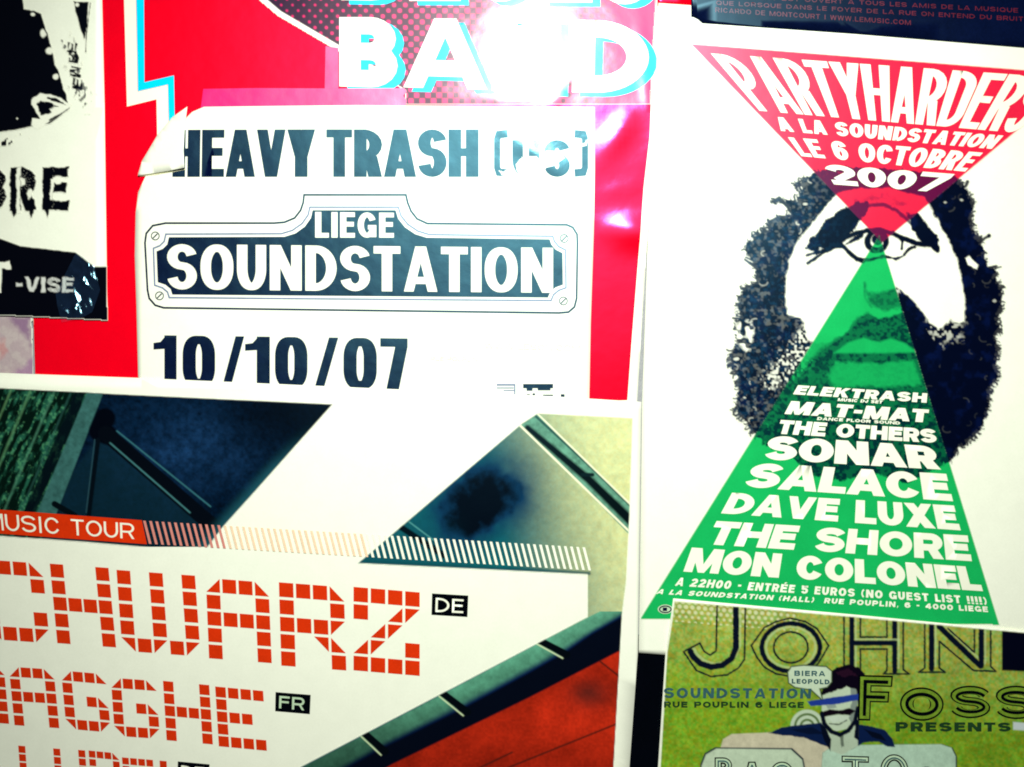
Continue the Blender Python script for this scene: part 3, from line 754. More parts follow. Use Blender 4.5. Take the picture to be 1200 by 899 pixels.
wht(sdist(X, Y, [(39, 124), (40, 116), (49, 110.5), (62, 112), (74, 116.5), (85, 124), (82, 130), (66, 139), (56, 146), (45, 152), (38, 148), (40, 140), (50, 141), (44, 132)]) + nx * 3)
blk(sdist(X, Y, [(44, 124), (50, 119), (60, 121), (70, 126), (60, 129), (62, 133), (50, 136), (47, 130)]) + nx * 6); blk(ldist(X, Y, [(58, 116), (68, 118), (78, 124)]) - 1.4 + nx * 5)
blk(ldist(X, Y, [(62, 118), (76, 122)]) - 1 + nx * 2); blk(ldist(X, Y, [(60, 142), (74, 134), (83, 128)]) - .8 + nx * 3)
blk(sdist(X, Y, [(88, 3), (105, 4), (104, 30), (100.5, 48), (97, 38), (91, 18)]) + nx * 2); wht(np.hypot(X - 92, Y - 7) - 2.2)
blk(ldist(X, Y, [(107.5, 5), (103, 40), (102, 62)]) - .5 + nx * 1.5)
scr = vnoise(X * 1.0, Y * .55, 1 / 2.6, 81) * vnoise(X, Y, 1 / 5, 83)
for i, (x, y, ch) in enumerate(((90, 118, 'S'), (88, 104, 'E'), (86, 90, 'M'), (83.5, 74, 'R'), (81.5, 62, 'E'))):
    for q in glyph(ch, 12, 12, 3, 3):
        qq = [(x - 2 + (b * .98 + a * .1), y - a * .98 + b * .2) for a, b in q]
        blk(sdist(X, Y, qq) + nx * 5 + .3, 1.4)
pc.paint(ok * smooth(.40, .52, scr) * soft(ldist(X, Y, [(78, 48), (84, 66), (92, 100), (104, 124)]) - 9, 6) * .8, (.01, .01, .02))
pc.paint(ok * smooth(.30, .40, scr) * soft(ldist(X, Y, [(-20, 170), (8, 168), (33, 160)]) - 4, 2), (.002, .002, .004))
# BRE with drips and stencil cuts
Xw, Yw = X + nx * 4, Y + ny * 4
drip = np.clip((Y - 244) * .0 + smooth(.55, .8, vnoise(X, X * 0, 1 / 4.0, 91)) * 9, 0, 9)
for ch, a, b in (('B', -24, 9), ('R', 14, 44), ('E', 52, 82)):
    blk(np.minimum.reduce([sdist(Xw, Yw, q) for q in text_pieces(ch, [(a, 197), (b, 197), (b, 247), (a, 247)], 12, 11)]) - .3)
for a, b in ((14, 22), (34, 42), (53, 61)):
    blk(sdist(Xw, Yw, [(a, 235), (b, 235), (b - 1, 250), ((a + b) / 2, 256), (a + 2, 249)]))
for q in ([(22, 197), (26, 197), (25, 250), (21, 250)], [(62, 210), (65, 210), (64, 236), (61, 236)]): wht(sdist(Xw, Yw, q))
wht(np.hypot(X - 37, (Y - 228) / 1.6) - 3 + nx * 6); wht(np.hypot(X - 70, (Y - 213)) - 3 + nx * 6)
blk(sdist(X, Y, [(-80, 252), (0, 279.5), (26, 289), (90, 296.5), (112, 313), (140, 313.5), (140, 390), (-80, 390)]) + nx * .8)
for q in text_pieces('T', [(-16, 306), (14, 307), (13, 343), (-14, 343)], 9, 9): wht(sdist(Xw, Yw, q))
pc.paint(soft(np.minimum.reduce([sdist(X + nx * 3, Y + ny * 3, q) for q in text_pieces('-VISE', [(20, 325), (88, 326), (88, 343), (20, 342)], 4.6, 3.4, .12)]), 1.2) * ok, (.62, .62, .52))
pc.build('stencil_print', p, 1)

# ================================================================ PARTYHARDERS poster
p = Poster('poster', 'white PARTYHARDERS poster with a bearded face between a red and a green triangle', 3.4, cell=20, centre=(980, 400), amp=.35, seed=41)
shape('paper_sheet', [[(771, 5), (812, 8), (1310, 40), (1330, 810), (748, 764), (750, 620), (752, 470), (758, 300), (766, 160)]], M['paper'], p, 0, True)
pc = Picture(748, 50, 1272, 740, 1.0)
X, Y = pc.X, pc.Y
n1 = fbm(X, Y, 1 / 6, 101); n2 = fbm(X, Y, 1 / 11, 102, 3); n3 = vnoise(X, Y, 1 / 2.6, 103); nb = fbm(X, Y, 1 / 30, 104)
red = soft(sdist(X, Y, [(809, 53), (1268, 89), (1032, 285)]), 1.2)
grn = soft(sdist(X, Y, [(1029, 276), (1169, 731), (1171, 745), (737, 745), (750, 724)]), 1.2) * (Y < 724 + (X - 750) * .017)
# ink density of the portrait
rag = (n1 - .5) * 8 + (fbm(X, Y, 1 / 3.2, 130, 2) - .5) * 9
hair_out = [(985, 196), (953, 203), (932, 216), (930, 222), (938, 222), (932, 234), (905, 238), (910, 234), (920, 240), (926, 252), (900, 260), (899, 268), (885, 274), (873, 288), (874, 300), (886, 316), (884, 332), (870, 338), (863, 352), (866, 372), (862, 382),
            (866, 398), (854, 415), (856, 432), (863, 442), (864, 462), (860, 482), (872, 494), (880, 507), (888, 512), (905, 524), (930, 537), (950, 556), (985, 563), (1020, 553), (1060, 566), (1088, 552), (1112, 541), (1124, 524), (1138, 514), (1150, 500),
            (1158, 476), (1158, 458), (1170, 441), (1165, 430), (1169, 410), (1165, 394), (1171, 386), (1167, 372), (1173, 360), (1172, 335), (1164, 326), (1168, 314), (1157, 312), (1150, 292), (1148, 282), (1141, 276), (1136, 256), (1140, 240), (1131, 222), (1118, 209), (1060, 200)]
face = [(979, 228), (1000, 222), (1040, 221), (1082, 232), (1093, 252), (1106, 276), (1119, 302), (1126, 332), (1130, 362), (1129, 378), (1112, 376), (1098, 384), (1086, 378), (1076, 362), (1063, 348), (1052, 338),
        (1058, 366), (1044, 372), (1028, 375), (1016, 367), (1004, 373), (988, 392), (970, 402), (955, 404), (944, 392), (936, 374), (921, 368), (919, 335), (924, 305), (934, 282), (962, 248)]
dh = sdist(X, Y, hair_out); df = sdist(X, Y, face)
left = smooth(1010, 930, X)
Dn = soft(dh + rag * (.45 + .15 * left), 2) * (1 - soft(df + (n1 - .5) * 4 + (n2 - .5) * 10 * smooth(350, 385, Y), 2.5))
# light and dark curls in the hair
rng = np.random.default_rng(7)
def stroke(pts, w, val, k=1.0):
    """lay one short hair stroke into the density"""
    xs_ = [a for a, _ in pts]; ys_ = [b for _, b in pts]
    i0 = int(max(0, min(xs_) - 748 - 5)); i1 = int(max(xs_) - 748 + 6); j0 = int(max(0, min(ys_) - 50 - 5)); j1 = int(max(ys_) - 50 + 6)
    sl = (slice(j0, j1), slice(i0, i1))
    if Dn[sl].size == 0: return
    m = soft(ldist(X[sl], Y[sl], pts) - w, 1.5) * k
    Dn[sl] = Dn[sl] * (1 - m) + val * m
def sample(arr, x, y): return arr[int(np.clip(y - 50, 0, arr.shape[0] - 1)), int(np.clip(x - 748, 0, arr.shape[1] - 1))]
Dn = Dn * (1 - .10 * left * smooth(.5, .8, fbm(X, Y, 1 / 4, 131, 2)))
for i in range(900):
    x = rng.uniform(855, 1175); y = rng.uniform(200, 530); d0 = sample(dh, x, y); fd = sample(df, x, y)
    a0 = rng.uniform(0, 360); rr0 = rng.uniform(2.5, 6.5); sw = rng.uniform(60, 170) * rng.choice([-1, 1])
    c = arc(x, y, rr0, rr0 * .8, a0, a0 + sw, 6)
    if x < 985 and -20 < d0 < -3 and rng.random() < .22: stroke(c, rng.uniform(.3, .8), rng.uniform(.3, .7))
    elif x < 985 and d0 <= -24 and fd > 6 and rng.random() < .12: stroke(c, rng.uniform(.3, .7), rng.uniform(.85, .96))
    elif x > 1060 and d0 < -4 and fd > 5 and rng.random() < .2: stroke(c, rng.uniform(.3, .6), rng.uniform(.95, .98))
n_ = len(hair_out)
for i in range(420):            # ends of hair standing out from the outline
    k = rng.integers(n_); a_, b_ = hair_out[k - 1], hair_out[k]; t = rng.random()
    x = a_[0] + (b_[0] - a_[0]) * t; y = a_[1] + (b_[1] - a_[1]) * t
    if 905 < x < 1112 and y > 500 or (960 < x < 1110 and y < 230): continue
    ox, oy = x - 1010, y - 370; l = math.hypot(ox, oy); ox /= l; oy /= l
    e = rng.uniform(1, 6 if x < 1000 else 4.5); sk = rng.uniform(-4, 4)
    stroke([(x - ox * 3, y - oy * 3), (x + ox * e * .5 - oy * sk * .4, y + oy * e * .5 + ox * sk * .4), (x + ox * e * .8 - oy * sk, y + oy * e * .8 + ox * sk)], rng.uniform(.4, 1.2), .97)
for x, y, r, k in ((1106, 238, 2.0, .5), (1125, 235, 2.2, .45), (1163, 353, 2.2, .4), (872, 466, 2, .7), (942, 240, 3, .6), (862, 421, 3, .7)):
    Dn = Dn * (1 - soft(np.hypot(X - x, (Y - y) * 1.6) - r + (n1 - .5) * 3, 1.5) * k)
Dn = Dn * (1 - soft(sdist(X, Y, [(1129, 303), (1134, 301), (1144, 311), (1143, 316), (1132, 311)]) + (n1 - .5) * 3, 1.5))
# grey stubble patches
stub = soft(sdist(X, Y, [(942, 375), (952, 400), (948, 425), (925, 450), (900, 455), (890, 445), (905, 425), (925, 405)]) + (n1 - .5) * 14, 8)
Dn = Dn * (1 - stub * smooth(.5, .75, vnoise(X, Y, 1 / 2.4, 113)) * .8)
stub2 = soft(sdist(X, Y, [(1082, 372), (1110, 372), (1128, 380), (1125, 396), (1104, 405), (1085, 400)]) + (n1 - .5) * 12, 8)
Dn = Dn * (1 - stub2 * smooth(.45, .8, vnoise(X, Y, 1 / 2.8, 114)) * .5)
stub3 = soft(sdist(X, Y, [(862, 380), (876, 375), (884, 398), (874, 412), (864, 400)]) + (n1 - .5) * 10, 4)
Dn = Dn * (1 - stub3 * smooth(.4, .55, vnoise(X, Y, 1 / 5, 115)) * .9)
# curls sticking out
for c in ([(920, 240), (912, 233), (903, 238)], [(930, 254), (912, 255), (899, 262)], [(945, 210), (935, 214), (930, 218)], [(1146, 286), (1152, 280), (1157, 277)], [(872, 305), (880, 310), (892, 322)], [(858, 373), (870, 374), (884, 372)], [(1120, 226), (1130, 219), (1132, 214)]):
    Dn = np.maximum(Dn, soft(ldist(X, Y, c) - 1.8 + (n1 - .5) * 2, 1.6) * .95)
Dn = np.maximum(Dn, soft(np.hypot(X - 1157, Y - 277) - 2.6, 1.5))
def ink(d, s=1.6, k=1.0, e=2.5):
    global Dn
    Dn = np.maximum(Dn, soft(d + (n1 - .5) * e, s) * k)
# brows and eye
ink(sdist(X, Y, [(941, 293), (950, 281), (964, 265), (978, 250), (990, 243), (1004, 238), (1016, 238), (1014, 248), (1006, 258), (1002, 267), (993, 275), (988, 283), (976, 289), (962, 292), (950, 295)]) - 1, 2, 1, 8)
for c in ([(944, 300), (965, 293), (985, 286)], [(945, 309), (962, 298), (978, 290)], [(956, 298), (970, 292), (985, 290)]): ink(ldist(X, Y, c) - 1.8, 1.6, 1, 3)
ink(ldist(X, Y, [(985, 255), (1000, 246), (1018, 241), (1034, 241), (1050, 248), (1066, 262)]) - 2.6, 2.5, .9, 4)
ink(soft(0, 1) + ldist(X, Y, [(1000, 238), (1022, 232), (1042, 234), (1056, 240)]) - 3, 8, .55, 14)
ink(sdist(X, Y, [(1060, 250), (1072, 252), (1082, 261), (1089, 271), (1096, 280), (1099, 292), (1086, 289), (1077, 281), (1069, 269)]) - 1.2, 2, 1, 6)
ink(ldist(X, Y, [(980, 287), (990, 279), (1002, 274), (1015, 271), (1030, 270), (1046, 275), (1060, 281), (1072, 286), (1090, 288), (1097, 294)]) - 3, 1.6, 1, 2)
ink(ldist(X, Y, [(1045, 272), (1056, 283), (1055, 292)]) - 1.6, 1.5, 1, 2)
ink(np.abs(np.hypot(X - 1026, Y - 283) - 11) - 3.6, 1.6, 1, 2)
ink(sdist(X, Y, [(988, 288), (1000, 277), (1012, 273), (1010, 279), (998, 285)]), 2, 1, 3)
ink(np.hypot(X - 1027, (Y - 281)) - 7, 1.6, 1, 1)
ink(ldist(X, Y, [(988, 291), (996, 300), (1006, 305), (1018, 305), (1034, 301), (1048, 304), (1056, 301), (1064, 292), (1070, 290)]) - 1.9, 1.6, 1, 3)
ink(ldist(X, Y, [(985, 288), (1003, 304), (1010, 306)]) - 2.6, 1.6, 1, 2)
# nose, moustache, mouth
ink(sdist(X, Y, [(1011, 332), (1014, 343), (1030, 344), (1048, 338), (1058, 350), (1054, 362), (1034, 365), (1018, 358)]), 4, .8, 5)
ink(ldist(X, Y, [(1012, 332), (1012, 350), (1020, 360)]) - 1.2, 3, .7, 2)
ink(sdist(X, Y, [(1048, 336), (1056, 345), (1064, 350), (1070, 362), (1082, 380), (1092, 396), (1100, 430), (1082, 430), (1074, 405), (1062, 378), (1052, 360)]), 2, 1, 7)
ink(sdist(X, Y, [(978, 408), (990, 392), (1004, 374), (1016, 366), (1028, 376), (1046, 370), (1058, 380), (1074, 408), (1056, 397), (1043, 394), (1030, 398), (1016, 394), (1002, 399), (986, 410)]), 4, .85, 6)
ink(ldist(X, Y, [(972, 420), (1000, 417), (1030, 418), (1076, 416)]) - 3, 3, .85, 3)
mouth = soft(sdist(X, Y, [(976, 414), (992, 402), (1010, 396), (1020, 399), (1030, 401), (1042, 397), (1058, 402), (1074, 413), (1030, 414)]), 3) + soft(sdist(X, Y, [(978, 424), (1028, 426), (1068, 423), (1076, 440), (1080, 452), (976, 454), (970, 440)]) + (n1 - .5) * 5, 4) * .8
cheek = soft(sdist(X, Y, [(984, 370), (1012, 345), (1016, 362), (1002, 374), (988, 392), (960, 410), (940, 430), (938, 412)]), 6)
Dn = Dn * (1 - np.clip(mouth, 0, 1) * .85 * grn) * (1 - cheek * .75 * grn)
sh = grn * Dn
Dn = np.where(grn > .5, Dn * (.72 + .25 * smooth(.35, .7, fbm(X, Y, 1 / 4, 133, 2)) + .1 * smooth(470, 520, Y)), Dn)
Dn = np.where(red > .5, Dn * .93, Dn)
Dn = np.clip(Dn, 0, 1)[..., None]
under = np.zeros(X.shape + (3,)); under[:] = PAPER
under = under * (1 - red[..., None]) + np.array(PRED) * red[..., None]
under = under * (1 - grn[..., None]) + np.array(PGREEN) * (.92 + .16 * nb[..., None]) * grn[..., None]
tealv = (smooth(.4, .8, fbm(X, Y, 1 / 4, 132, 3)) * .6)[..., None] * left[..., None]
inkc = (np.array([.0005, .0015, .009]) + np.array([.001, .004, .030]) * .6 * smooth(.5, .8, n2)[..., None]) * (1 - tealv) + np.array([.003, .035, .075]) * tealv
inkc = inkc * (1 - grn[..., None]) + np.array([.0004, .022, .022]) * grn[..., None]
inkc = inkc * (1 - red[..., None]) + np.array([.05, .002, .035]) * red[..., None]
pc.C = under * (1 - Dn) + inkc * Dn
pc.K = (Dn[..., 0] > .01) | (red > .01) | (grn > .01)
pc.build('printed_portrait', p, 1)
def pt(s_, q, sx, sy, **k): text(k.pop('name', 'lettering_line'), s_, q, 'white', p, sx * 1.13, sy * 1.08, 2, **k)
pt('PARTYHARDERS', [(832, 64), (1247, 93), (1192, 157), (889, 131)], 9.6, 9.5, gap=.05, name='title_lettering')
pt('A LA SOUNDSTATION', [(905, 138), (1174, 160), (1160, 175.5), (914, 154.5)], 5.2, 3.9)
pt('LE 6 OCTOBRE', [(922, 162), (1150, 180), (1129, 202), (938, 184)], 6.2, 4.8)
pt('2007', [(961, 193), (1117, 205), (1096, 226), (976, 217)], 10.5, 6.2, gap=.06)
pt('ELEKTRASH', [(934, 451.5), (1085, 461), (1084, 472), (928, 462)], 5.4, 3.2, gap=.1)
pt('MUSIC DJ SET', [(981, 466.5), (1033, 469.5), (1032, 473), (980, 470)], 1.3, .9)
pt('MAT-MAT', [(926, 470), (1087, 480), (1085, 495), (918, 485)], 7.6, 4.4, gap=.06)
pt('DANCE FLOOR SOUND', [(957, 488.5), (1053, 494), (1053, 497.5), (956, 492)], 1.3, .9)
pt('THE OTHERS', [(914, 492), (1095, 503), (1096, 519), (909, 508)], 6, 4.4, gap=.06)
pt('SONAR', [(902, 510), (1092, 523), (1101, 550), (892, 538)], 12.5, 7.6, gap=.04)
pt('SALACE', [(884, 542), (1107, 555), (1115, 587), (868, 570)], 12.5, 8.6, gap=.03)
pt('DAVE LUXE', [(857, 577), (1116, 592), (1124, 621), (844, 601)], 9.6, 7.4, gap=.06)
pt('THE SHORE', [(839, 610), (1132, 627), (1137, 657), (825, 637)], 9.8, 7.6, gap=.06)
pt('MON COLONEL', [(810, 641), (1142, 664), (1150, 692), (800, 669)], 9.8, 7.4, gap=.06)
pt('A 22H00 - ENTRÉE 5 EUROS (NO GUEST LIST !!!!)', [(794, 676), (1153, 699), (1155, 708), (790, 685.5)], 2.5, 2.1, gap=.22)
pt('A LA SOUNDSTATION (HALL)  RUE POUPLIN, 6 - 4000 LIEGE', [(772, 689.5), (1155, 710), (1156, 716.5), (768, 695)], 1.9, 1.6, gap=.24)
shape('printed_emblem', [disc(779, 713, 9, 18, 5.5)], M['mint'], p, 2)
shape('printed_emblem', sweep(disc(779, 713, 6.8, 18, 3.8), 1.4, 1.3, True) + [rect(776, 711, 781, 715)], M['navy'], p, 3)

# ================================================================ navy poster, top right
p = Poster('poster', 'dark navy poster with small red print above the PARTYHARDERS poster', 5.0, cell=24, centre=(1050, -30), amp=.3, seed=51)
shape('paper_sheet', [[(809, -110), (1330, -85), (1330, 66.5), (1200, 57.5), (1000, 41), (900, 34), (822, 28.5), (817, 24), (812, 21.5), (809, 21)]], M['navysheet'], p, 0, True)
for s_, q in (('LE CONCERT EST OUVERT A TOUS LES AMIS DE LA MUSIQUE', [(838, -6), (1190, 12), (1190, 17), (838, -1)]),
              ('QUE LORSQUE DANS LE FOYER DE LA RUE ON ENTEND DU BRUIT', [(838, 3), (1196, 22), (1196, 27), (838, 8)]),
              ('RICARDO DE MONTCOURT | WWW.LEMUSIC.COM', [(837, 11), (1065, 26), (1065, 31.5), (837, 16.5)])):
    text('small_print', s_, q, 'deepred', p, 1.0, .8, 1, .25)

# ================================================================ JOHN FOSS poster
p = Poster('poster', 'green JOHN FOSS poster with outlined letters, a moustached man and a speech bubble', 5.6, cell=20, centre=(985, 850), amp=.3, seed=61)
shape('paper_sheet', [[(788, 700), (1000, 719), (1172, 735.5), (1320, 749), (1310, 1040), (765, 1040), (770, 899), (779, 763), (786, 715)]], M['paper'], p, 0, True)
pc = Picture(768, 702, 1316, 1030, 1.0)
X, Y = pc.X, pc.Y
n1 = fbm(X, Y, 1 / 5, 121, 3); n2 = fbm(X, Y, 1 / 40, 122); n3 = vnoise(X, Y, 1 / 2.2, 123); n4 = vnoise(X, Y, 1 / 3.1, 124)
bodyp = [(789.5, 703.5), (1000, 722), (1172, 738), (1314, 751), (1312, 1028), (768, 1028), (773, 899), (781, 763), (787, 725)]
mb = soft(sdist(X, Y, bodyp), 1.2)
gcol = np.array([.26, .34, .10]) * (1 - smooth(700, 830, Y - (X - 780) * .12))[..., None] + np.array([.15, .29, .022]) * smooth(700, 830, Y - (X - 780) * .12)[..., None]
gcol = gcol * (1.12, 1.02, .55) * (.7 + .6 * n1[..., None]) * (.8 + .4 * n2[..., None])
gcol = gcol * np.stack([.62 + .8 * n3, .84 + .32 * n4, .5 + 1.1 * n4], -1)
pc.paint(mb, gcol)
u = (X - 788) / 7.4; v = (Y - 706 - (X - 788) * .08) / 5.8
row = np.floor(v); uu = u + (row % 2) * .5
rr_ = np.hypot(uu - np.round(uu), (v - np.floor(v) - .5) * .8)
pc.paint(mb * soft((rr_ - (.34 - .14 * smooth(0, 3.5, v) - .1 * smooth(880, 935, X))) * 7, 1.5) * (v < 3.6) * (X < 935) * .85, (.62, .62, .33))
blackbox = soft(sdist(X, Y, [(1171, 734), (1330, 748), (1330, 790), (1171, 784)]), 1.4) * mb
pc.paint(blackbox, (.0008, .001, .006))
pc.paint(mb * soft(sdist(X, Y, [(1184, 844), (1199.5, 845), (1199.5, 854), (1184, 853)]), 1.5), (.50, .55, .50))
# JOHN: thin double contours round a heavy dark core
def lw(pts, w, c=(.002, .004, .012), k=1.0): pc.paint(mb * soft(ldist(X, Y, pts) - w / 2 + (n3 - .5) * .5, 1.2) * k, c)
HL = (.42, .52, .22)
Jc = [(861, 709), (861, 758), (856, 770), (845, 778), (832, 780), (820, 776), (811, 768), (808, 762)]
Jo = [(872, 710), (871, 771), (864, 781), (851, 789), (832, 791), (815, 784), (800, 762), (819, 752), (824, 762), (831, 766), (838, 761), (839, 707)]
lw([(x + 4, y - 3) for x, y in Jc], 4, HL, .6); lw(Jc, 7); lw(Jo, 2.2)
lw([(879, 755), (894, 734), (908, 727), (924, 723), (942, 727), (955, 735), (963, 746), (969, 755), (963, 766), (956, 777), (942, 787), (926, 791), (908, 788), (894, 780), (885, 768), (879, 755)], 2.2)
lw([(925 + 29 * math.cos(t / 12 * math.pi), 757 + 24 * math.sin(t / 12 * math.pi)) for t in range(25)], 3, HL, .6)
lw([(925 + 34 * math.cos(t / 12 * math.pi), 757 + 28 * math.sin(t / 12 * math.pi)) for t in range(25)], 5.6)
lw([(925 + 20 * math.cos(t / 12 * math.pi), 757 + 18 * math.sin(t / 12 * math.pi)) for t in range(25)], 2.4)
for q_ in ([(996, 720), (996, 785)], [(1046, 724), (1046, 785)], [(996, 752), (1046, 752)]):
    lw([(x + 4.5, y - 4) for x, y in q_], 2.6, HL, .6); lw(q_, 6)
for q_ in ([(987, 718), (987, 783), (982, 787), (1010, 788), (1006, 784), (1006, 759), (1037, 759), (1037, 784), (1033, 788), (1063, 788), (1056, 783), (1056, 724)], [(1006, 722), (1006, 745), (1037, 745), (1037, 724)]): lw(q_, 2.2)
for q_ in ([(1089, 730), (1089, 782)], [(1098, 733), (1146, 779)], [(1147, 737), (1147, 778)]):
    lw([(x + 4.5, y - 3) for x, y in q_], 2.6, HL, .6); lw(q_, 6.5)
for q_ in ([(1081, 729), (1081, 781), (1074, 786), (1105, 786), (1098, 781), (1098, 750), (1138, 784), (1164, 785), (1158, 779), (1158, 738)], [(1108, 735), (1139, 763), (1139, 737)]): lw(q_, 2.2)
# light panels at the foot
cream = np.array([.46, .55, .36])
for r_ in (19.5,):
    pc.paint(mb * soft(np.hypot(X - 944, Y - 849) - r_, 1.5), cream)
for r_ in (14, 7.5):
    pc.paint(mb * soft(np.abs(np.hypot(X - 944, Y - 849) - r_) - 1.4, 1.2), (.10, .16, .05))
panel2 = [(843, 874), (846, 864), (856, 858), (905, 856), (935, 858), (965, 866), (985, 880), (1000, 1028), (838, 1028)]
pc.paint(mb * soft(sdist(X, Y, panel2), 1.3), np.array([.52, .47, .30]) * (.85 + .3 * n1[..., None]))
panel = [(820, 1028), (821, 895), (826, 882), (838, 875), (925, 876), (938, 888), (941, 904), (941, 1028)]
pc.paint(mb * soft(sdist(X, Y, [(x + 1.6 * (1 if x > 880 else -1), y - 1.6) for x, y in panel]), 1.3), (.01, .02, .03))
pc.paint(mb * soft(sdist(X, Y, panel), 1.3), cream * (.9 + .25 * n1[..., None]))
panelr = [(952, 1028), (962, 880), (975, 871), (1100, 870), (1112, 874), (1117, 884), (1118, 1028)]
pc.paint(mb * soft(sdist(X, Y, [(x + (1.6 if x > 1050 else 0), y) for x, y in panelr]), 1.3), (.01, .02, .02))
pc.paint(mb * soft(sdist(X, Y, panelr), 1.3), np.array([.40, .55, .38]) * (.85 + .3 * n1[..., None]))
# the man: shoulders, head, hair, moustache, blue band across the eyes
dk = np.array([.0015, .003, .010]); jk = np.array([.003, .010, .045])
def mp(poly, c, e=1.2, k=1.0): pc.paint(mb * soft(sdist(X, Y, poly) + (n1 - .5) * e, 1.3) * k, c)
mp([(899, 857), (914, 850), (938, 847), (960, 845), (975, 860), (985, 876), (965, 872), (940, 862), (912, 859)], jk)
mp([(998, 846), (1018, 849), (1034, 853), (1043, 863), (1046, 873), (1038, 873), (1028, 867), (1010, 868), (996, 876)], jk)
mp([(1010, 852), (1030, 858), (1036, 866), (1020, 862)], dk); mp([(925, 853), (950, 850), (965, 858), (945, 858)], dk, 1.2, .7)
mp([(966, 852), (985, 858), (998, 846), (1004, 838), (1003, 872), (985, 882), (972, 878)], np.array([.40, .48, .32]))
mp([(958, 846), (965, 850), (972, 864), (971, 878), (964, 866)], dk); mp([(1000, 840), (1005, 842), (1004, 866), (999, 862)], dk)
mp([(982, 860), (986, 858), (987, 872), (984, 874)], (.12, .15, .10))
mp([(962, 812), (975, 803), (1001, 799), (1003, 822), (1000, 840), (991, 852), (977, 855), (966, 847), (961, 830)], cream, .6)
mp([(994, 800), (1003, 800), (1003, 838), (996, 848), (992, 838), (996, 820)], (.10, .13, .12), 2, .75)
mp([(966, 824), (976, 822), (978, 827), (968, 829)], (.20, .25, .20), 1.5, .8)
mp([(958, 814), (963, 804), (968, 788), (978, 780), (992, 777), (1004, 781), (1012, 790), (1014, 802), (1010, 814), (1004, 826), (1001, 806), (990, 803), (978, 807), (966, 811)], (.003, .001, .005), 3)
mp([(978, 786), (992, 782), (1002, 790), (988, 792)], (.03, .006, .018), 5, .5)
mp([(944, 820), (975, 815), (1013, 810), (1013, 816.5), (980, 823), (948, 825.5)], (.012, .035, .22), .6)
mp([(960, 833), (970, 829), (981, 830.5), (993, 828), (1000, 831), (994, 836), (980, 835), (964, 838)], (.004, .001, .004), 1)
mp([(966, 838), (981, 836.5), (994, 837), (988, 843), (974, 845)], (.50, .58, .42), .6)
lw([(961, 834), (964, 846), (972, 855), (982, 859), (992, 854), (1000, 843), (1003, 828)], 5, dk)
lw([(970, 846), (981, 847), (990, 842)], 1.4, dk, .8)
# speech bubble
bub = [(922, 786), (926, 780), (940, 778.5), (966, 780), (972, 785), (972, 797), (967, 803), (958, 805), (961, 817), (949, 806), (930, 803), (923, 798)]
pc.paint(mb * soft(sdist(X, Y, bub) - 1.4, 1.2), (.02, .04, .01)); pc.paint(mb * soft(sdist(X, Y, bub), 1.2), cream * 1.1)
pc.build('printed_artwork', p, 1)
def outlined(s_, q, a, b, c, k=.12, ay=None):
    ay = ay or a * .8
    shape('outlined_letter', text_pieces(s_, q, a, ay, k), M['black'], p, 2)
    q2 = [(q[0][0] + 2, q[0][1] + 2), (q[1][0] - 2, q[1][1] + 2), (q[2][0] - 2, q[2][1] - 2), (q[3][0] + 2, q[3][1] - 2)]
    shape('letter_fill', text_pieces(s_, q2, b, ay - (a - b), k), M['olive'], p, 3)
    t = (a - c) / 2
    q3 = [(q[0][0] + t, q[0][1] + t), (q[1][0] - t, q[1][1] + t), (q[2][0] - t, q[2][1] - t), (q[3][0] + t, q[3][1] - t)]
    shape('letter_core', text_pieces(s_, q3, c, c, k), M['black'], p, 4)
outlined('F', [(1004, 789), (1044, 790), (1040, 843), (1003, 842)], 15, 11.5, 4, ay=13)
outlined('O', [(1052, 803), (1103, 804), (1103, 843), (1052, 842)], 16, 12.5, 4, ay=13)
outlined('S', [(1111, 801), (1158, 802), (1157, 840), (1110, 839)], 15, 11.5, 3.4, ay=11)
outlined('S', [(1164, 801), (1212, 802), (1211, 841), (1163, 840)], 15, 11.5, 3.4, ay=11)
text('lettering_line', 'PRESENTS', [(1047, 844), (1181, 844.5), (1181, 855), (1047, 855)], 'darkgreen', p, 5, 3, 2, .2)
text('lettering_line', 'SOUNDSTATION', [(777, 804), (949, 805), (948, 816.5), (777, 816)], 'teal', p, 3.6, 2.6, 2, .26)
text('lettering_line', 'RUE POUPLIN 6 LIEGE', [(777, 820), (940, 820.5), (940, 827.5), (777, 827)], 'darkgreen', p, 2.5, 1.8, 2, .2)
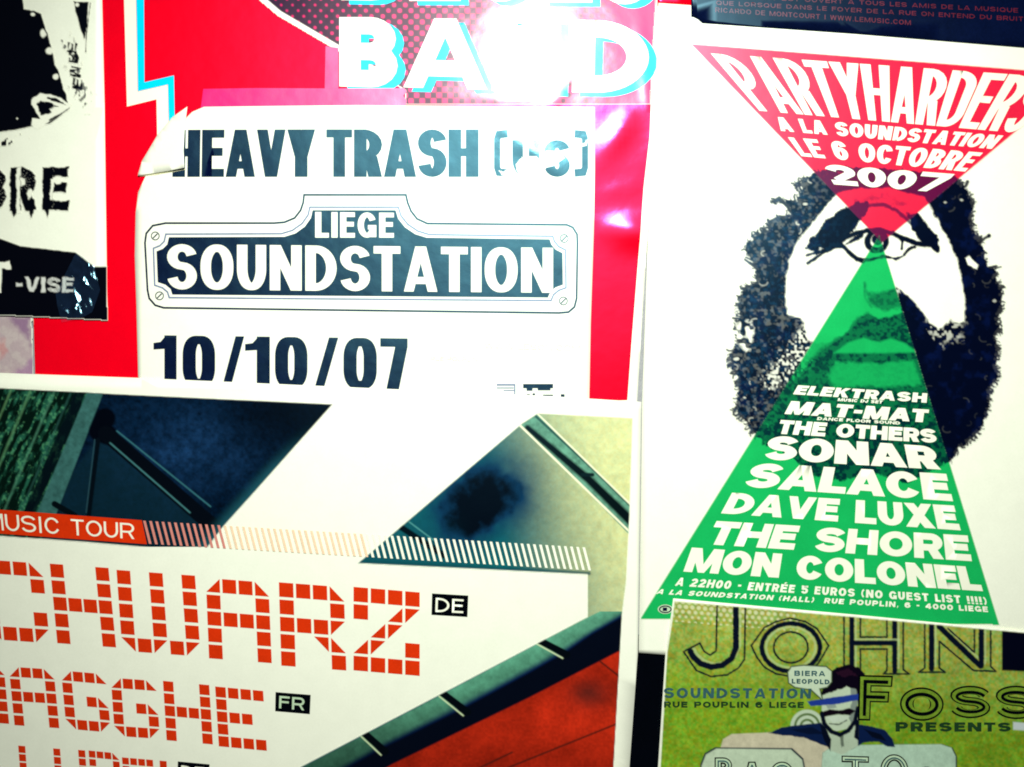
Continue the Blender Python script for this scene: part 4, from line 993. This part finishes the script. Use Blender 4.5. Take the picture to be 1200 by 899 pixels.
text('bubble_lettering', 'BIERA', [(929, 784), (965, 784.5), (965, 790.5), (929, 790)], 'teal', p, 1.8, 1.4, 2, .25)
text('bubble_lettering', 'LEOPOLD', [(926, 793.5), (970, 794.5), (970, 800), (926, 799)], 'teal', p, 1.7, 1.3, 2, .25)
def foot(s_, q, c): 
    shape('panel_letter', text_pieces(s_, q, 8.6, 7.6), M['black'], p, 2)
    q2 = [(q[0][0] + 1.4, q[0][1] + 1.4), (q[1][0] - 1.4, q[1][1] + 1.4), (q[2][0] - 1.4, q[2][1] - 1.4), (q[3][0] + 1.4, q[3][1] - 1.4)]
    shape('letter_fill', text_pieces(s_, q2, 5.4, 4.4), M['mint'], p, 3)
    shape('letter_core', text_pieces(s_, [(q[0][0] + 3.4, q[0][1] + 3.4), (q[1][0] - 3.4, q[1][1] + 3.4), (q[2][0] - 3.4, q[2][1] - 3.4), (q[3][0] + 3.4, q[3][1] - 3.4)], 1.6, 1.6), M['teal'], p, 4)
foot('B', [(836, 885), (857, 885), (857, 915), (836, 915)], 'teal')
foot('A', [(869, 890), (890, 890), (890, 916), (869, 916)], 'teal')
foot('C', [(901, 890), (928, 890), (928, 918), (901, 918)], 'teal')
foot('T', [(984, 883), (1016, 884), (1016, 920), (984, 920)], 'mint')
foot('O', [(1029, 881), (1062, 882), (1062, 920), (1029, 920)], 'mint')
shape('panel_blot', [disc(1083, 901, 8, 14, 5)], M['black'], p, 2)

# ================================================================ clear tape on the corner of the black and white poster
rt = np.random.default_rng(5)
creases = [(rt.uniform(76, 114), rt.uniform(302, 368), rt.uniform(.6, 1.75), rt.uniform(3, 13), rt.uniform(1.5, 2.4), rt.uniform(.7, 1.4)) for _ in range(20)]
p = Poster('tape_strip', 'crumpled clear tape over the black band of the upper left poster', 3.9, cell=1.5, folds=creases, centre=(92, 335), amp=.6, cat='tape')
shape('tape_film', [[(91, 297), (100, 302), (112, 312), (119, 340), (110, 366), (96, 374), (74, 378), (70, 362), (67, 345), (78, 322)]], M['clear'], p, 0)
